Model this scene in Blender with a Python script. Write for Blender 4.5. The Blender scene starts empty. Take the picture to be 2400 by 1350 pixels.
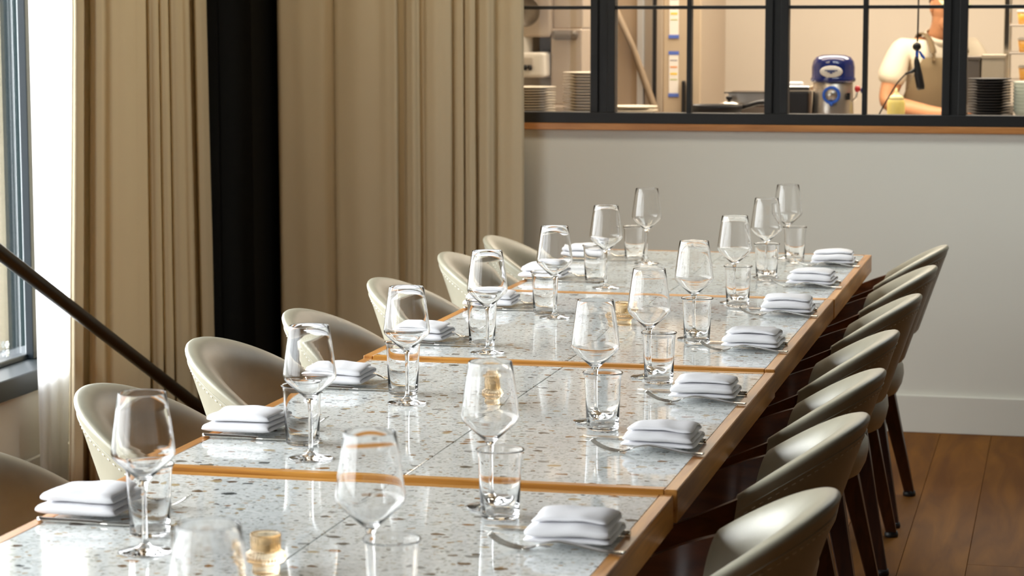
import bpy, bmesh, math, random
from math import sin, cos, pi, atan, tan, sqrt, radians
from mathutils import Vector, Matrix, Euler, noise
random.seed(7)
SC = bpy.context.scene
COL = SC.collection

# ------------------------------------------------------------------ camera, world, light, exposure
PITCH, YAW, ROLL = 0.1173, 0.2376, -0.0012
cam = bpy.data.cameras.new('camera')
cam.sensor_width = 36.0
cam.lens = 80.58
cam.clip_start = 0.05
cam.dof.use_dof = True
cam.dof.focus_distance = 4.7
cam.dof.aperture_fstop = 8.5
camo = bpy.data.objects.new('camera', cam)
COL.objects.link(camo)
camo.location = (0, 0, 1.4746)
camo.rotation_euler = (Matrix.Rotation(YAW, 4, 'Z') @ Matrix.Rotation(pi/2 - PITCH, 4, 'X') @ Matrix.Rotation(ROLL, 4, 'Z')).to_euler()
SC.camera = camo

SC.view_settings.view_transform = 'Standard'
SC.view_settings.look = 'None'
SC.view_settings.gamma = 1.0
SC.view_settings.use_curve_mapping = False
SC.view_settings.exposure = 0.0
SC.cycles.use_denoising = True
SC.cycles.max_bounces = 14
SC.cycles.diffuse_bounces = 5
SC.cycles.glossy_bounces = 6
SC.cycles.transmission_bounces = 14
SC.cycles.transparent_max_bounces = 16
SC.cycles.sample_clamp_indirect = 6.0
SC.cycles.blur_glossy = 0.5

W = bpy.data.worlds.new('overcast_sky')
SC.world = W
W.use_nodes = True
bg = W.node_tree.nodes['Background']
# overcast sky: brightness rises from the horizon to the zenith (1 + 2 sin h) / 3
wt = W.node_tree
wtc = wt.nodes.new('ShaderNodeTexCoord'); wsx = wt.nodes.new('ShaderNodeSeparateXYZ'); wcl = wt.nodes.new('ShaderNodeClamp')
wma = wt.nodes.new('ShaderNodeMath'); wma.operation = 'MULTIPLY_ADD'
SKY = 25.0
wma.inputs[1].default_value = SKY*2/3; wma.inputs[2].default_value = SKY/3
wt.links.new(wtc.outputs['Generated'], wsx.inputs[0]); wt.links.new(wsx.outputs['Z'], wcl.inputs['Value'])
wt.links.new(wcl.outputs[0], wma.inputs[0]); wt.links.new(wma.outputs[0], bg.inputs['Strength'])
bg.inputs['Color'].default_value = (0.95, 0.985, 1.0, 1)

def area(name, loc, rot, sx, sy, power, color, portal=False):
    l = bpy.data.lights.new(name, 'AREA')
    l.shape = 'RECTANGLE'; l.size = sx; l.size_y = sy
    l.energy = power; l.color = color
    if portal: l.cycles.is_portal = True
    o = bpy.data.objects.new(name, l)
    o.location = loc; o.rotation_euler = rot
    COL.objects.link(o)
    return o
# sampling portal in the window opening (gives no light itself)
area('window_portal', (-3.3, 3.4, 1.35), (0, -pi/2, 0), 2.1, 8.3, 1, (1, 1, 1), True)
# warm kitchen ceiling lamps
area('kitchen_ceiling_lamp', (-0.9, 9.9, 2.7), (0, 0, 0), 2.6, 1.0, 125, (1.0, 0.87, 0.70))
area('kitchen_pass_lamp', (-0.9, 8.75, 2.6), (0, 0, 0), 2.4, 0.3, 30, (1.0, 0.84, 0.66))
# dining room ceiling lamp
area('dining_ceiling_lamp', (0.1, 7.0, 2.93), (0, 0, 0), 1.8, 0.6, 28, (0.90, 0.99, 1.0))
area('corner_curtain_fill', (-2.0, 7.1, 2.93), (0, 0, 0), 0.8, 0.5, 13, (1.0, 0.82, 0.55))  # warm unseen fill added to brighten the curtains, no fixture there

# ------------------------------------------------------------------ helpers
def sr(r, g, b):
    f = lambda c: ((c/255)/12.92 if c/255 <= 0.04045 else ((c/255+0.055)/1.055)**2.4)
    return (f(r), f(g), f(b), 1)

def new_mat(name):
    m = bpy.data.materials.new(name); m.use_nodes = True
    nt = m.node_tree
    return m, nt, nt.nodes['Principled BSDF']

def mat(name, col, rough=0.5, metal=0.0, var=0.0, vscale=8.0, bump=0.0, bscale=200.0, spec=0.5, stretch=None, coat=0.0, trans=0.0, ior=1.45, sheen=0.0):
    m, nt, p = new_mat(name)
    p.inputs['Base Color'].default_value = col
    p.inputs['Roughness'].default_value = rough
    p.inputs['Metallic'].default_value = metal
    p.inputs['Specular IOR Level'].default_value = spec
    p.inputs['Coat Weight'].default_value = coat
    p.inputs['Transmission Weight'].default_value = trans
    p.inputs['IOR'].default_value = ior
    p.inputs['Sheen Weight'].default_value = sheen
    tc = nt.nodes.new('ShaderNodeTexCoord')
    src = tc.outputs['Object']
    if stretch:
        mp = nt.nodes.new('ShaderNodeMapping'); mp.inputs['Scale'].default_value = stretch
        nt.links.new(src, mp.inputs['Vector']); src = mp.outputs['Vector']
    if var > 0:
        n = nt.nodes.new('ShaderNodeTexNoise'); n.inputs['Scale'].default_value = vscale; n.inputs['Detail'].default_value = 5
        nt.links.new(src, n.inputs['Vector'])
        r = nt.nodes.new('ShaderNodeValToRGB')
        r.color_ramp.elements[0].position = 0.3; r.color_ramp.elements[1].position = 0.7
        r.color_ramp.elements[0].color = tuple(c*(1-var) for c in col[:3]) + (1,)
        r.color_ramp.elements[1].color = tuple(min(1, c*(1+var)) for c in col[:3]) + (1,)
        nt.links.new(n.outputs['Fac'], r.inputs['Fac']); nt.links.new(r.outputs['Color'], p.inputs['Base Color'])
    if bump > 0:
        n = nt.nodes.new('ShaderNodeTexNoise'); n.inputs['Scale'].default_value = bscale; n.inputs['Detail'].default_value = 3
        nt.links.new(src, n.inputs['Vector'])
        b = nt.nodes.new('ShaderNodeBump'); b.inputs['Strength'].default_value = bump; b.inputs['Distance'].default_value = 0.002
        nt.links.new(n.outputs['Fac'], b.inputs['Height']); nt.links.new(b.outputs['Normal'], p.inputs['Normal'])
    return m

def glass_mat(name, col=(1, 1, 1, 1), ior=1.45, rough=0.0):
    m = bpy.data.materials.new(name); m.use_nodes = True
    nt = m.node_tree; nt.nodes.clear()
    o = nt.nodes.new('ShaderNodeOutputMaterial'); g = nt.nodes.new('ShaderNodeBsdfGlass')
    g.inputs['Color'].default_value = col; g.inputs['IOR'].default_value = ior; g.inputs['Roughness'].default_value = rough
    nt.links.new(g.outputs[0], o.inputs[0])
    return m

def pane_mat(name, tint=(1, 1, 1, 1), refl=1.0):
    m = bpy.data.materials.new(name); m.use_nodes = True
    nt = m.node_tree; nt.nodes.clear()
    o = nt.nodes.new('ShaderNodeOutputMaterial'); t = nt.nodes.new('ShaderNodeBsdfTransparent'); g = nt.nodes.new('ShaderNodeBsdfGlossy')
    mx = nt.nodes.new('ShaderNodeMixShader'); f = nt.nodes.new('ShaderNodeFresnel'); f.inputs['IOR'].default_value = 1.25
    t.inputs['Color'].default_value = tint; g.inputs['Roughness'].default_value = 0.0
    mu = nt.nodes.new('ShaderNodeMath'); mu.operation = 'MULTIPLY'; mu.inputs[1].default_value = refl
    nt.links.new(f.outputs[0], mu.inputs[0]); nt.links.new(mu.outputs[0], mx.inputs[0])
    nt.links.new(t.outputs[0], mx.inputs[1]); nt.links.new(g.outputs[0], mx.inputs[2]); nt.links.new(mx.outputs[0], o.inputs[0])
    return m

def cloth_mat(name, col, transl=0.2, weave=900.0, bump=0.25, transl_col=None):
    m, nt, p = new_mat(name)
    p.inputs['Base Color'].default_value = col; p.inputs['Roughness'].default_value = 0.9
    p.inputs['Specular IOR Level'].default_value = 0.15
    tr = nt.nodes.new('ShaderNodeBsdfTranslucent'); tr.inputs['Color'].default_value = transl_col or col
    mx = nt.nodes.new('ShaderNodeMixShader'); mx.inputs[0].default_value = transl
    out = nt.nodes['Material Output']
    nt.links.new(p.outputs[0], mx.inputs[1]); nt.links.new(tr.outputs[0], mx.inputs[2]); nt.links.new(mx.outputs[0], out.inputs[0])
    tc = nt.nodes.new('ShaderNodeTexCoord')
    mp = nt.nodes.new('ShaderNodeMapping'); mp.inputs['Scale'].default_value = (1, 1, 0.25)
    n = nt.nodes.new('ShaderNodeTexNoise'); n.inputs['Scale'].default_value = weave; n.inputs['Detail'].default_value = 2
    b = nt.nodes.new('ShaderNodeBump'); b.inputs['Strength'].default_value = bump; b.inputs['Distance'].default_value = 0.001
    nt.links.new(tc.outputs['Object'], mp.inputs['Vector']); nt.links.new(mp.outputs[0], n.inputs['Vector'])
    nt.links.new(n.outputs['Fac'], b.inputs['Height']); nt.links.new(b.outputs['Normal'], p.inputs['Normal'])
    return m

def wood_mat(name, c0, c1, rough=0.4, scale=(6, 60, 60), spec=0.5):
    m, nt, p = new_mat(name)
    p.inputs['Roughness'].default_value = rough; p.inputs['Specular IOR Level'].default_value = spec
    tc = nt.nodes.new('ShaderNodeTexCoord'); mp = nt.nodes.new('ShaderNodeMapping'); mp.inputs['Scale'].default_value = scale
    oi = nt.nodes.new('ShaderNodeObjectInfo')
    ad = nt.nodes.new('ShaderNodeVectorMath'); ad.operation = 'ADD'
    mul = nt.nodes.new('ShaderNodeVectorMath'); mul.operation = 'SCALE'; mul.inputs['Scale'].default_value = 13.0
    cb = nt.nodes.new('ShaderNodeCombineXYZ')
    for k in range(3): nt.links.new(oi.outputs['Random'], cb.inputs[k])
    nt.links.new(cb.outputs[0], mul.inputs[0])
    nt.links.new(tc.outputs['Object'], ad.inputs[0]); nt.links.new(mul.outputs[0], ad.inputs[1]); nt.links.new(ad.outputs[0], mp.inputs['Vector'])
    n = nt.nodes.new('ShaderNodeTexNoise'); n.inputs['Scale'].default_value = 1.0; n.inputs['Detail'].default_value = 8; n.inputs['Distortion'].default_value = 0.8
    nt.links.new(mp.outputs[0], n.inputs['Vector'])
    r = nt.nodes.new('ShaderNodeValToRGB'); r.color_ramp.elements[0].position = 0.32; r.color_ramp.elements[1].position = 0.68
    r.color_ramp.elements[0].color = c0; r.color_ramp.elements[1].color = c1
    nt.links.new(n.outputs['Fac'], r.inputs['Fac'])
    hv = nt.nodes.new('ShaderNodeHueSaturation')
    mr = nt.nodes.new('ShaderNodeMapRange'); mr.inputs['To Min'].default_value = 0.82; mr.inputs['To Max'].default_value = 1.15
    nt.links.new(oi.outputs['Random'], mr.inputs['Value']); nt.links.new(mr.outputs[0], hv.inputs['Value'])
    nt.links.new(r.outputs['Color'], hv.inputs['Color']); nt.links.new(hv.outputs[0], p.inputs['Base Color'])
    b = nt.nodes.new('ShaderNodeBump'); b.inputs['Strength'].default_value = 0.08; b.inputs['Distance'].default_value = 0.002
    nt.links.new(n.outputs['Fac'], b.inputs['Height']); nt.links.new(b.outputs['Normal'], p.inputs['Normal'])
    return m

def terrazzo_mat(name):
    m, nt, p = new_mat(name)
    p.inputs['Roughness'].default_value = 0.06; p.inputs['Specular IOR Level'].default_value = 0.55
    tc = nt.nodes.new('ShaderNodeTexCoord')
    wn = nt.nodes.new('ShaderNodeTexNoise'); wn.inputs['Scale'].default_value = 55.0; wn.inputs['Detail'].default_value = 3
    nt.links.new(tc.outputs['Object'], wn.inputs['Vector'])
    sb = nt.nodes.new('ShaderNodeVectorMath'); sb.operation = 'SUBTRACT'; sb.inputs[1].default_value = (0.5, 0.5, 0.5)
    scn = nt.nodes.new('ShaderNodeVectorMath'); scn.operation = 'SCALE'; scn.inputs['Scale'].default_value = 0.016
    ad = nt.nodes.new('ShaderNodeVectorMath'); ad.operation = 'ADD'
    nt.links.new(wn.outputs['Color'], sb.inputs[0]); nt.links.new(sb.outputs[0], scn.inputs[0])
    nt.links.new(tc.outputs['Object'], ad.inputs[0]); nt.links.new(scn.outputs[0], ad.inputs[1])
    base = None
    bn = nt.nodes.new('ShaderNodeTexNoise'); bn.inputs['Scale'].default_value = 140.0; bn.inputs['Detail'].default_value = 6
    nt.links.new(tc.outputs['Object'], bn.inputs['Vector'])
    br = nt.nodes.new('ShaderNodeValToRGB')
    br.color_ramp.elements[0].position = 0.25; br.color_ramp.elements[0].color = sr(212, 217, 216)
    br.color_ramp.elements[1].position = 0.6; br.color_ramp.elements[1].color = sr(232, 236, 234)
    nt.links.new(bn.outputs['Fac'], br.inputs['Fac'])
    last = br.outputs['Color']
    def layer(scale, frac, thr, stops, last, ratio=(0.82, 1.12, 1)):
        mp = nt.nodes.new('ShaderNodeMapping'); mp.inputs['Scale'].default_value = ratio
        mp.inputs['Location'].default_value = (scale*0.37, scale*0.11, 0)
        nt.links.new(ad.outputs[0], mp.inputs['Vector'])
        v = nt.nodes.new('ShaderNodeTexVoronoi'); v.voronoi_dimensions = '2D'; v.inputs['Scale'].default_value = scale
        nt.links.new(mp.outputs[0], v.inputs['Vector'])
        sx = nt.nodes.new('ShaderNodeSeparateColor'); nt.links.new(v.outputs['Color'], sx.inputs[0])
        lt = nt.nodes.new('ShaderNodeMath'); lt.operation = 'LESS_THAN'; lt.inputs[1].default_value = frac
        nt.links.new(sx.outputs[0], lt.inputs[0])
        sz = nt.nodes.new('ShaderNodeMapRange'); sz.inputs['To Min'].default_value = thr*0.45; sz.inputs['To Max'].default_value = thr
        nt.links.new(sx.outputs[2], sz.inputs['Value'])
        d = nt.nodes.new('ShaderNodeMath'); d.operation = 'LESS_THAN'
        nt.links.new(v.outputs['Distance'], d.inputs[0]); nt.links.new(sz.outputs[0], d.inputs[1])
        mu = nt.nodes.new('ShaderNodeMath'); mu.operation = 'MULTIPLY'
        nt.links.new(lt.outputs[0], mu.inputs[0]); nt.links.new(d.outputs[0], mu.inputs[1])
        cr = nt.nodes.new('ShaderNodeValToRGB'); cr.color_ramp.interpolation = 'CONSTANT'
        while len(cr.color_ramp.elements) < len(stops): cr.color_ramp.elements.new(0.5)
        for k, c in enumerate(stops):
            cr.color_ramp.elements[k].position = k/len(stops); cr.color_ramp.elements[k].color = c
        nt.links.new(sx.outputs[1], cr.inputs['Fac'])
        mx = nt.nodes.new('ShaderNodeMix'); mx.data_type = 'RGBA'
        nt.links.new(mu.outputs[0], mx.inputs[0]); nt.links.new(last, mx.inputs[6]); nt.links.new(cr.outputs['Color'], mx.inputs[7])
        return mx.outputs[2]
    last = layer(120, 0.45, 0.55, [sr(206, 210, 208), sr(240, 242, 240), sr(196, 200, 196)], last)
    last = layer(190, 0.22, 0.38, [sr(165, 168, 166), sr(232, 232, 228), sr(140, 132, 118), sr(178, 170, 152)], last)
    last = layer(95, 0.12, 0.42, [sr(168, 146, 114), sr(140, 144, 144), sr(112, 108, 102), sr(205, 200, 186), sr(188, 160, 122)], last)
    last = layer(44, 0.12, 0.46, [sr(150, 108, 66), sr(92, 94, 92), sr(186, 168, 132), sr(104, 78, 54), sr(150, 152, 150)], last)
    nt.links.new(last, p.inputs['Base Color'])
    return m

# mesh building -------------------------------------------------
def link(name, me, m=None, parent=None, smooth=False):
    o = bpy.data.objects.new(name, me)
    COL.objects.link(o)
    if m is not None:
        for k in (m if isinstance(m, (list, tuple)) else [m]): me.materials.append(k)
    if smooth:
        for p in me.polygons: p.use_smooth = True
    if parent is not None: o.parent = parent
    return o

def from_bm(name, bm, m=None, parent=None, smooth=False):
    bmesh.ops.recalc_face_normals(bm, faces=bm.faces[:])
    me = bpy.data.meshes.new(name); bm.to_mesh(me); bm.free()
    return link(name, me, m, parent, smooth)

def add_box(bm, x0, x1, y0, y1, z0, z1, bev=0.0, seg=2):
    b2 = bmesh.new()
    bmesh.ops.create_cube(b2, size=1.0)
    for v in b2.verts:
        v.co = Vector(((x0+x1)/2 + v.co.x*(x1-x0), (y0+y1)/2 + v.co.y*(y1-y0), (z0+z1)/2 + v.co.z*(z1-z0)))
    if bev > 0:
        bmesh.ops.bevel(b2, geom=b2.edges[:], offset=bev, segments=seg, profile=0.5, affect='EDGES')
    merge(bm, b2)

def merge(bm, b2, M=None):
    vm = {}
    for v in b2.verts: vm[v] = bm.verts.new(M @ v.co if M else v.co)
    for f in b2.faces:
        try: bm.faces.new([vm[v] for v in f.verts])
        except ValueError: pass
    b2.free()

def box(name, x0, x1, y0, y1, z0, z1, m, parent=None, bev=0.0, seg=2, smooth=False):
    bm = bmesh.new(); add_box(bm, x0, x1, y0, y1, z0, z1, bev, seg)
    return from_bm(name, bm, m, parent, smooth)

def add_lathe(bm, prof, n=48, M=None, cap0=True, cap1=True, rfun=None):
    rings = []
    for (r, z) in prof:
        ring = []
        if r < 1e-6:
            p = Vector((0, 0, z)); ring = [bm.verts.new(M @ p if M else p)]
        else:
            for k in range(n):
                a = 2*pi*k/n; rr = r*(rfun(a, z) if rfun else 1)
                p = Vector((rr*cos(a), rr*sin(a), z)); ring.append(bm.verts.new(M @ p if M else p))
        rings.append(ring)
    for a, b in zip(rings, rings[1:]):
        if len(a) == 1 and len(b) == 1: continue
        for k in range(n):
            k2 = (k+1) % n
            if len(a) == 1: bm.faces.new([a[0], b[k], b[k2]])
            elif len(b) == 1: bm.faces.new([a[k], a[k2], b[0]])
            else: bm.faces.new([a[k], a[k2], b[k2], b[k]])
    if cap0 and len(rings[0]) > 1: bm.faces.new(list(reversed(rings[0])))
    if cap1 and len(rings[-1]) > 1: bm.faces.new(rings[-1])

def lathe(name, prof, m, parent=None, n=48, cap0=True, cap1=True, rfun=None, M=None, smooth=True):
    bm = bmesh.new(); add_lathe(bm, prof, n, M, cap0, cap1, rfun)
    return from_bm(name, bm, m, parent, smooth)

def spline(pts, sub=8):
    P = [Vector(p) for p in pts]; out = []
    for i in range(len(P)-1):
        p0 = P[max(0, i-1)]; p1 = P[i]; p2 = P[i+1]; p3 = P[min(len(P)-1, i+2)]
        for s in range(sub):
            t = s/sub
            out.append(0.5*((2*p1) + (p2-p0)*t + (2*p0-5*p1+4*p2-p3)*t*t + (3*p1-p0-3*p2+p3)*t*t*t))
    out.append(P[-1]); return out

def add_tube(bm, pts, rad, n=10, flat=None):
    """tube along pts; rad a number or list; flat=(w,h) list for elliptical sections with h along z"""
    P = [Vector(p) for p in pts]; rings = []
    for i, p in enumerate(P):
        t = (P[min(i+1, len(P)-1)] - P[max(i-1, 0)]).normalized()
        up = Vector((0, 0, 1)) if abs(t.z) < 0.95 else Vector((0, 1, 0))
        s = t.cross(up).normalized(); u = s.cross(t).normalized()
        if flat: w, h = flat[i]
        else:
            r = rad[i] if isinstance(rad, (list, tuple)) else rad; w = h = r
        rings.append([bm.verts.new(p + s*w*cos(2*pi*k/n) + u*h*sin(2*pi*k/n)) for k in range(n)])
    for a, b in zip(rings, rings[1:]):
        for k in range(n): bm.faces.new([a[k], a[(k+1) % n], b[(k+1) % n], b[k]])
    bm.faces.new(list(reversed(rings[0]))); bm.faces.new(rings[-1])

def tube(name, pts, rad, m, parent=None, n=10, flat=None):
    bm = bmesh.new(); add_tube(bm, pts, rad, n, flat)
    return from_bm(name, bm, m, parent, True)

def add_taper(bm, p0, p1, w0, w1, h0=None, h1=None):
    """square tapered bar"""
    p0, p1 = Vector(p0), Vector(p1); h0 = h0 or w0; h1 = h1 or w1
    a = [p0+Vector((sx*w0/2, sy*h0/2, 0)) for sx, sy in ((-1, -1), (1, -1), (1, 1), (-1, 1))]
    b = [p1+Vector((sx*w1/2, sy*h1/2, 0)) for sx, sy in ((-1, -1), (1, -1), (1, 1), (-1, 1))]
    va = [bm.verts.new(q) for q in a]; vb = [bm.verts.new(q) for q in b]
    for k in range(4): bm.faces.new([va[k], va[(k+1) % 4], vb[(k+1) % 4], vb[k]])
    bm.faces.new(va[::-1]); bm.faces.new(vb)

def tag(o, label, cat, group=None, kind=None):
    if label: o['label'] = label
    if cat: o['category'] = cat
    if group: o['group'] = group
    if kind: o['kind'] = kind
    return o

def thing(name, label, cat, loc=(0, 0, 0), rz=0.0, group=None):
    o = bpy.data.objects.new(name, None); COL.objects.link(o)
    o.empty_display_size = 0.05
    o.location = loc; o.rotation_euler = (0, 0, rz)
    return tag(o, label, cat, group)

def struct(o): o['kind'] = 'structure'; return o

def dup(root, loc, rz, label, group=None):
    r = root.copy(); COL.objects.link(r)
    r.location = loc; r.rotation_euler = (0, 0, rz); r['label'] = label
    if group: r['group'] = group
    for ch in list(root.children):
        c = ch.copy(); COL.objects.link(c); c.parent = r
        for g in ch.children:
            d = g.copy(); COL.objects.link(d); d.parent = c
    return r

def ushade(o, ang=40):
    for p in o.data.polygons: p.use_smooth = True
    try: o.data.set_sharp_from_angle(angle=radians(ang))
    except Exception: pass
    return o

# ------------------------------------------------------------------ materials
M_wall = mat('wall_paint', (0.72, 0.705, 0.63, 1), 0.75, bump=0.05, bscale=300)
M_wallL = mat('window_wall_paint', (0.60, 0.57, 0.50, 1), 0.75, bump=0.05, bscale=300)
M_base = mat('baseboard_paint', (0.72, 0.705, 0.63, 1), 0.45)
M_ceil = mat('ceiling_paint', (0.15, 0.125, 0.10, 1), 0.9)
M_dwall = mat('dark_wall_panel', (0.12, 0.085, 0.055, 1), 0.6)
M_floor = wood_mat('oak_floor', sr(102, 60, 14), sr(132, 84, 24), 0.65, (14, 1.6, 10), 0.15)
M_floorbase = mat('floor_underlay', sr(70, 46, 24), 0.9)
M_sill = wood_mat('oak_sill', sr(150, 96, 48), sr(184, 126, 70), 0.4, (3, 40, 40))
M_oak = wood_mat('oak_edge', sr(158, 100, 42), sr(206, 146, 74), 0.33, (60, 3, 60))
M_oakx = wood_mat('oak_edge_cross', sr(168, 108, 40), sr(212, 152, 68), 0.33, (3, 60, 60))
M_terr = terrazzo_mat('terrazzo')
M_black = mat('black_steel', (0.006, 0.006, 0.006, 1), 0.5)
M_column = mat('black_column_paint', (0.004, 0.004, 0.0035, 1), 0.75, spec=0.15)
M_bar = mat('black_bar_paint', (0.010, 0.009, 0.008, 1), 0.38)
M_wframe = mat('window_frame_paint', sr(19, 29, 36), 0.4)
M_curt = cloth_mat('linen_curtain', (0.70, 0.60, 0.42, 1), 0.12)
M_sheer = cloth_mat('sheer_curtain', (0.86, 0.87, 0.88, 1), 0.62, 600, 0.1)
M_leather = mat('cream_leather', (0.36, 0.345, 0.265, 1), 0.40, coat=0.22, var=0.05, vscale=30, bump=0.12, bscale=900, spec=0.5)
M_leather.node_tree.nodes['Principled BSDF'].inputs['Coat Roughness'].default_value = 0.38
M_stitch = mat('pale_thread', (0.74, 0.73, 0.64, 1), 0.7)
M_walnut = wood_mat('dark_walnut', sr(44, 22, 12), sr(74, 40, 22), 0.34, (40, 40, 4))
M_arm = wood_mat('walnut_arm', sr(74, 38, 18), sr(112, 62, 30), 0.30, (6, 40, 40))
M_glide = mat('black_glide', (0.02, 0.02, 0.02, 1), 0.4)
M_glass = glass_mat('clear_glass', ior=1.40)
M_tumb = glass_mat('clear_tumbler_glass', ior=1.30)
M_amber = glass_mat('amber_glass', (0.97, 0.89, 0.76, 1), 1.45, 0.03)
M_wax = mat('white_wax', (0.8, 0.78, 0.72, 1), 0.5)
M_napkin = cloth_mat('white_napkin', (0.93, 0.93, 0.955, 1), 0.10, 1500, 0.15)
M_steel = mat('cutlery_steel', (0.62, 0.60, 0.56, 1), 0.22, 1.0)
M_pane = pane_mat('window_glass', refl=0.65)
M_kpane = pane_mat('kitchen_window_glass', refl=0.55)

# ------------------------------------------------------------------ room shell
XL, YB, XR, YF, ZC = -3.1, 8.21, 3.6, -3.2, 3.0
fl = struct(box('floor', XL-0.2, XR, YF, YB+0.12, -0.06, -0.012, M_floorbase))
pw = 0.178; px0 = -0.412
# planks of three lengths share meshes
plank_me = {}
for L in (1.5, 2.0, 2.4):
    bm = bmesh.new(); add_box(bm, -pw/2+0.0006, pw/2-0.0006, 0.0006, L-0.0006, -0.012, 0.0, 0.0009, 1)
    me = bpy.data.meshes.new('floor_plank'); bm.to_mesh(me); bm.free(); me.materials.append(M_floor); plank_me[L] = me
for i in range(-15, 13):
    xc = px0 + (i+0.5)*pw
    if xc-pw/2 < XL+0.0 or xc+pw/2 > 1.9: continue
    y = YB; rr = random.Random(i*31+5)
    first = True
    while y > 0.4:
        L = rr.choice((1.5, 2.0, 2.4))
        o = bpy.data.objects.new('floor_plank', plank_me[L]); COL.objects.link(o)
        y -= L
        o.location = (xc, y + (0 if not first else 0), 0); o.parent = fl; first = False
        if rr.random() < 0: break
fl2 = struct(box('floor_right', 1.9, XR, YF, YB+0.12, -0.012, 0.0, M_floor))

bm = bmesh.new()
WX0, WX1, WZ0, WZ1 = -2.29, 0.92, 1.093, 2.36
add_box(bm, XL-0.2, XR, YB, YB+0.12, -0.05, 1.07)
add_box(bm, XL-0.2, WX0, YB, YB+0.12, 1.07, ZC)
add_box(bm, WX1, XR, YB, YB+0.12, 1.07, ZC)
add_box(bm, WX0, WX1, YB, YB+0.12, WZ1, ZC)
struct(from_bm('wall_back', bm, M_wall))
bm = bmesh.new()
add_box(bm, -1.95, XR, YB-0.016, YB, 0.0, 0.134, 0.003)
struct(from_bm('baseboard_back', bm, M_base))
struct(box('trim_1', WX0-0.05, WX1+0.05, YB-0.022, YB+0.12, 1.069, 1.093, M_sill, bev=0.002))
bm = bmesh.new()
SZ = 0.33  # window sill underside
WL0, WTOP, WEND = -0.7, 2.4, 7.5
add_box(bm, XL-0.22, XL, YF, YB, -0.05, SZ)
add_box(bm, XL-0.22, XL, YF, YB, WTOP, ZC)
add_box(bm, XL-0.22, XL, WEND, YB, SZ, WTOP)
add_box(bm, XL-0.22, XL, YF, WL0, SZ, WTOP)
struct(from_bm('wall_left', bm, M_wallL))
struct(box('baseboard_left', XL, XL+0.016, YF, 7.9, 0.0, 0.122, M_base, bev=0.003))
struct(box('wall_right', XR, XR+0.1, YF, YB, -0.05, ZC, M_dwall))
struct(box('wall_front', XL-0.2, XR, YF-0.1, YF, -0.05, ZC, M_dwall))
struct(box('ceiling', XL-0.22, XR+0.1, YF-0.1, YB+0.12, ZC, ZC+0.08, M_ceil))

# left window -----------------------------------------------------
M_spacer = mat('aluminium_spacer', (0.45, 0.47, 0.48, 1), 0.4, 0.3)
w2 = bpy.data.objects.new('window_2', None); COL.objects.link(w2); struct(w2)
box('bottom_rail', XL-0.20, XL+0.02, WL0, WEND, SZ, 0.395, M_wframe, w2, 0.004)
box('glass_stop', XL-0.20, XL-0.105, WL0, WEND, 0.395, 0.412, M_wframe, w2, 0.003)
box('top_rail', XL-0.20, XL+0.02, WL0, WEND, WTOP-0.08, WTOP, M_wframe, w2, 0.004)
mull = [WEND-0.025, 6.695, 5.40, 4.10, 2.80, 1.50, 0.40, WL0+0.025]
for y in mull:
    box('mullion', XL-0.112, XL-0.085, y-0.024, y+0.024, 0.395, WTOP-0.08, M_wframe, w2, 0.003)
    box('spacer_bar', XL-0.120, XL-0.1125, y-0.010, y+0.024, 0.395, WTOP-0.08, M_spacer, w2)
pn0 = None
for a, b in zip(mull[1:], mull):
    o = box('pane', XL-0.128, XL-0.122, a+0.024, b-0.024, 0.41, WTOP-0.08, M_pane, w2)
    if abs(b-6.695) < 0.01: pn0 = o
bm = bmesh.new()   # small white flower decal on the glass
for cz in (0.0, 0.026):
    for k in range(6):
        a = k*pi/3
        add_box(bm, -0.0008, 0.0008, 0.008*cos(a)-0.004, 0.008*cos(a)+0.004, cz+0.008*sin(a)-0.004, cz+0.008*sin(a)+0.004)
o = from_bm('flower_decal', bm, mat('white_decal', (0.75, 0.8, 0.8, 1), 0.6), pn0)
o['kind'] = 'stuff'; o.location = (XL-0.121, 6.56, 0.43)

# outside
struct(box('ground_outside', -30, XL-0.25, -20, 30, -0.4, -0.1, mat('paving_outside', sr(92, 94, 92), 0.9, var=0.1, vscale=2)))
oc = box('outside_column', -3.95, -3.42, 7.98, 8.5, -0.1, 3.6, mat('blue_grey_render', (0.0078, 0.0135, 0.0145, 1), 0.8, spec=0.1, var=0.05, vscale=4))
tag(oc, 'blue-grey column standing outside the window at the left', 'column')
rr = random.Random(4); bm = bmesh.new()
for k in range(1500):
    c = Vector((-5.35 + rr.gauss(0, 0.32), 9.9 + rr.uniform(-1.3, 1.3), 0.0)); c.z = -0.1 + abs(rr.gauss(0.55, 0.32))
    d = Vector((rr.uniform(-1, 1), rr.uniform(-1, 1), rr.uniform(-0.4, 1))).normalized()*0.06
    s = d.cross(Vector((rr.uniform(-1, 1), rr.uniform(-1, 1), rr.uniform(-1, 1)))).normalized()*0.022
    vs = [bm.verts.new(c-d), bm.verts.new(c+s), bm.verts.new(c+d), bm.verts.new(c-s)]
    bm.faces.new(vs)
hd = thing('garden_hedge', 'leafy green hedge outside, at the left edge behind the window glass', 'hedge', (-5.35, 9.9, -0.1))
o = from_bm('foliage', bm, mat('hedge_leaf', (0.022, 0.045, 0.016, 1), 0.6, var=0.3, vscale=3), hd); o['kind'] = 'stuff'; o.location = (5.35, -9.9, 0.1)
for k in range(4):
    tube('stem', [(0.05*sin(k*9), -0.9+0.6*k, -0.05), (0.1*cos(k*5), -0.85+0.6*k, 0.6)], 0.02, mat('hedge_stem', sr(80, 62, 45), 0.8), hd, 6)

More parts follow.
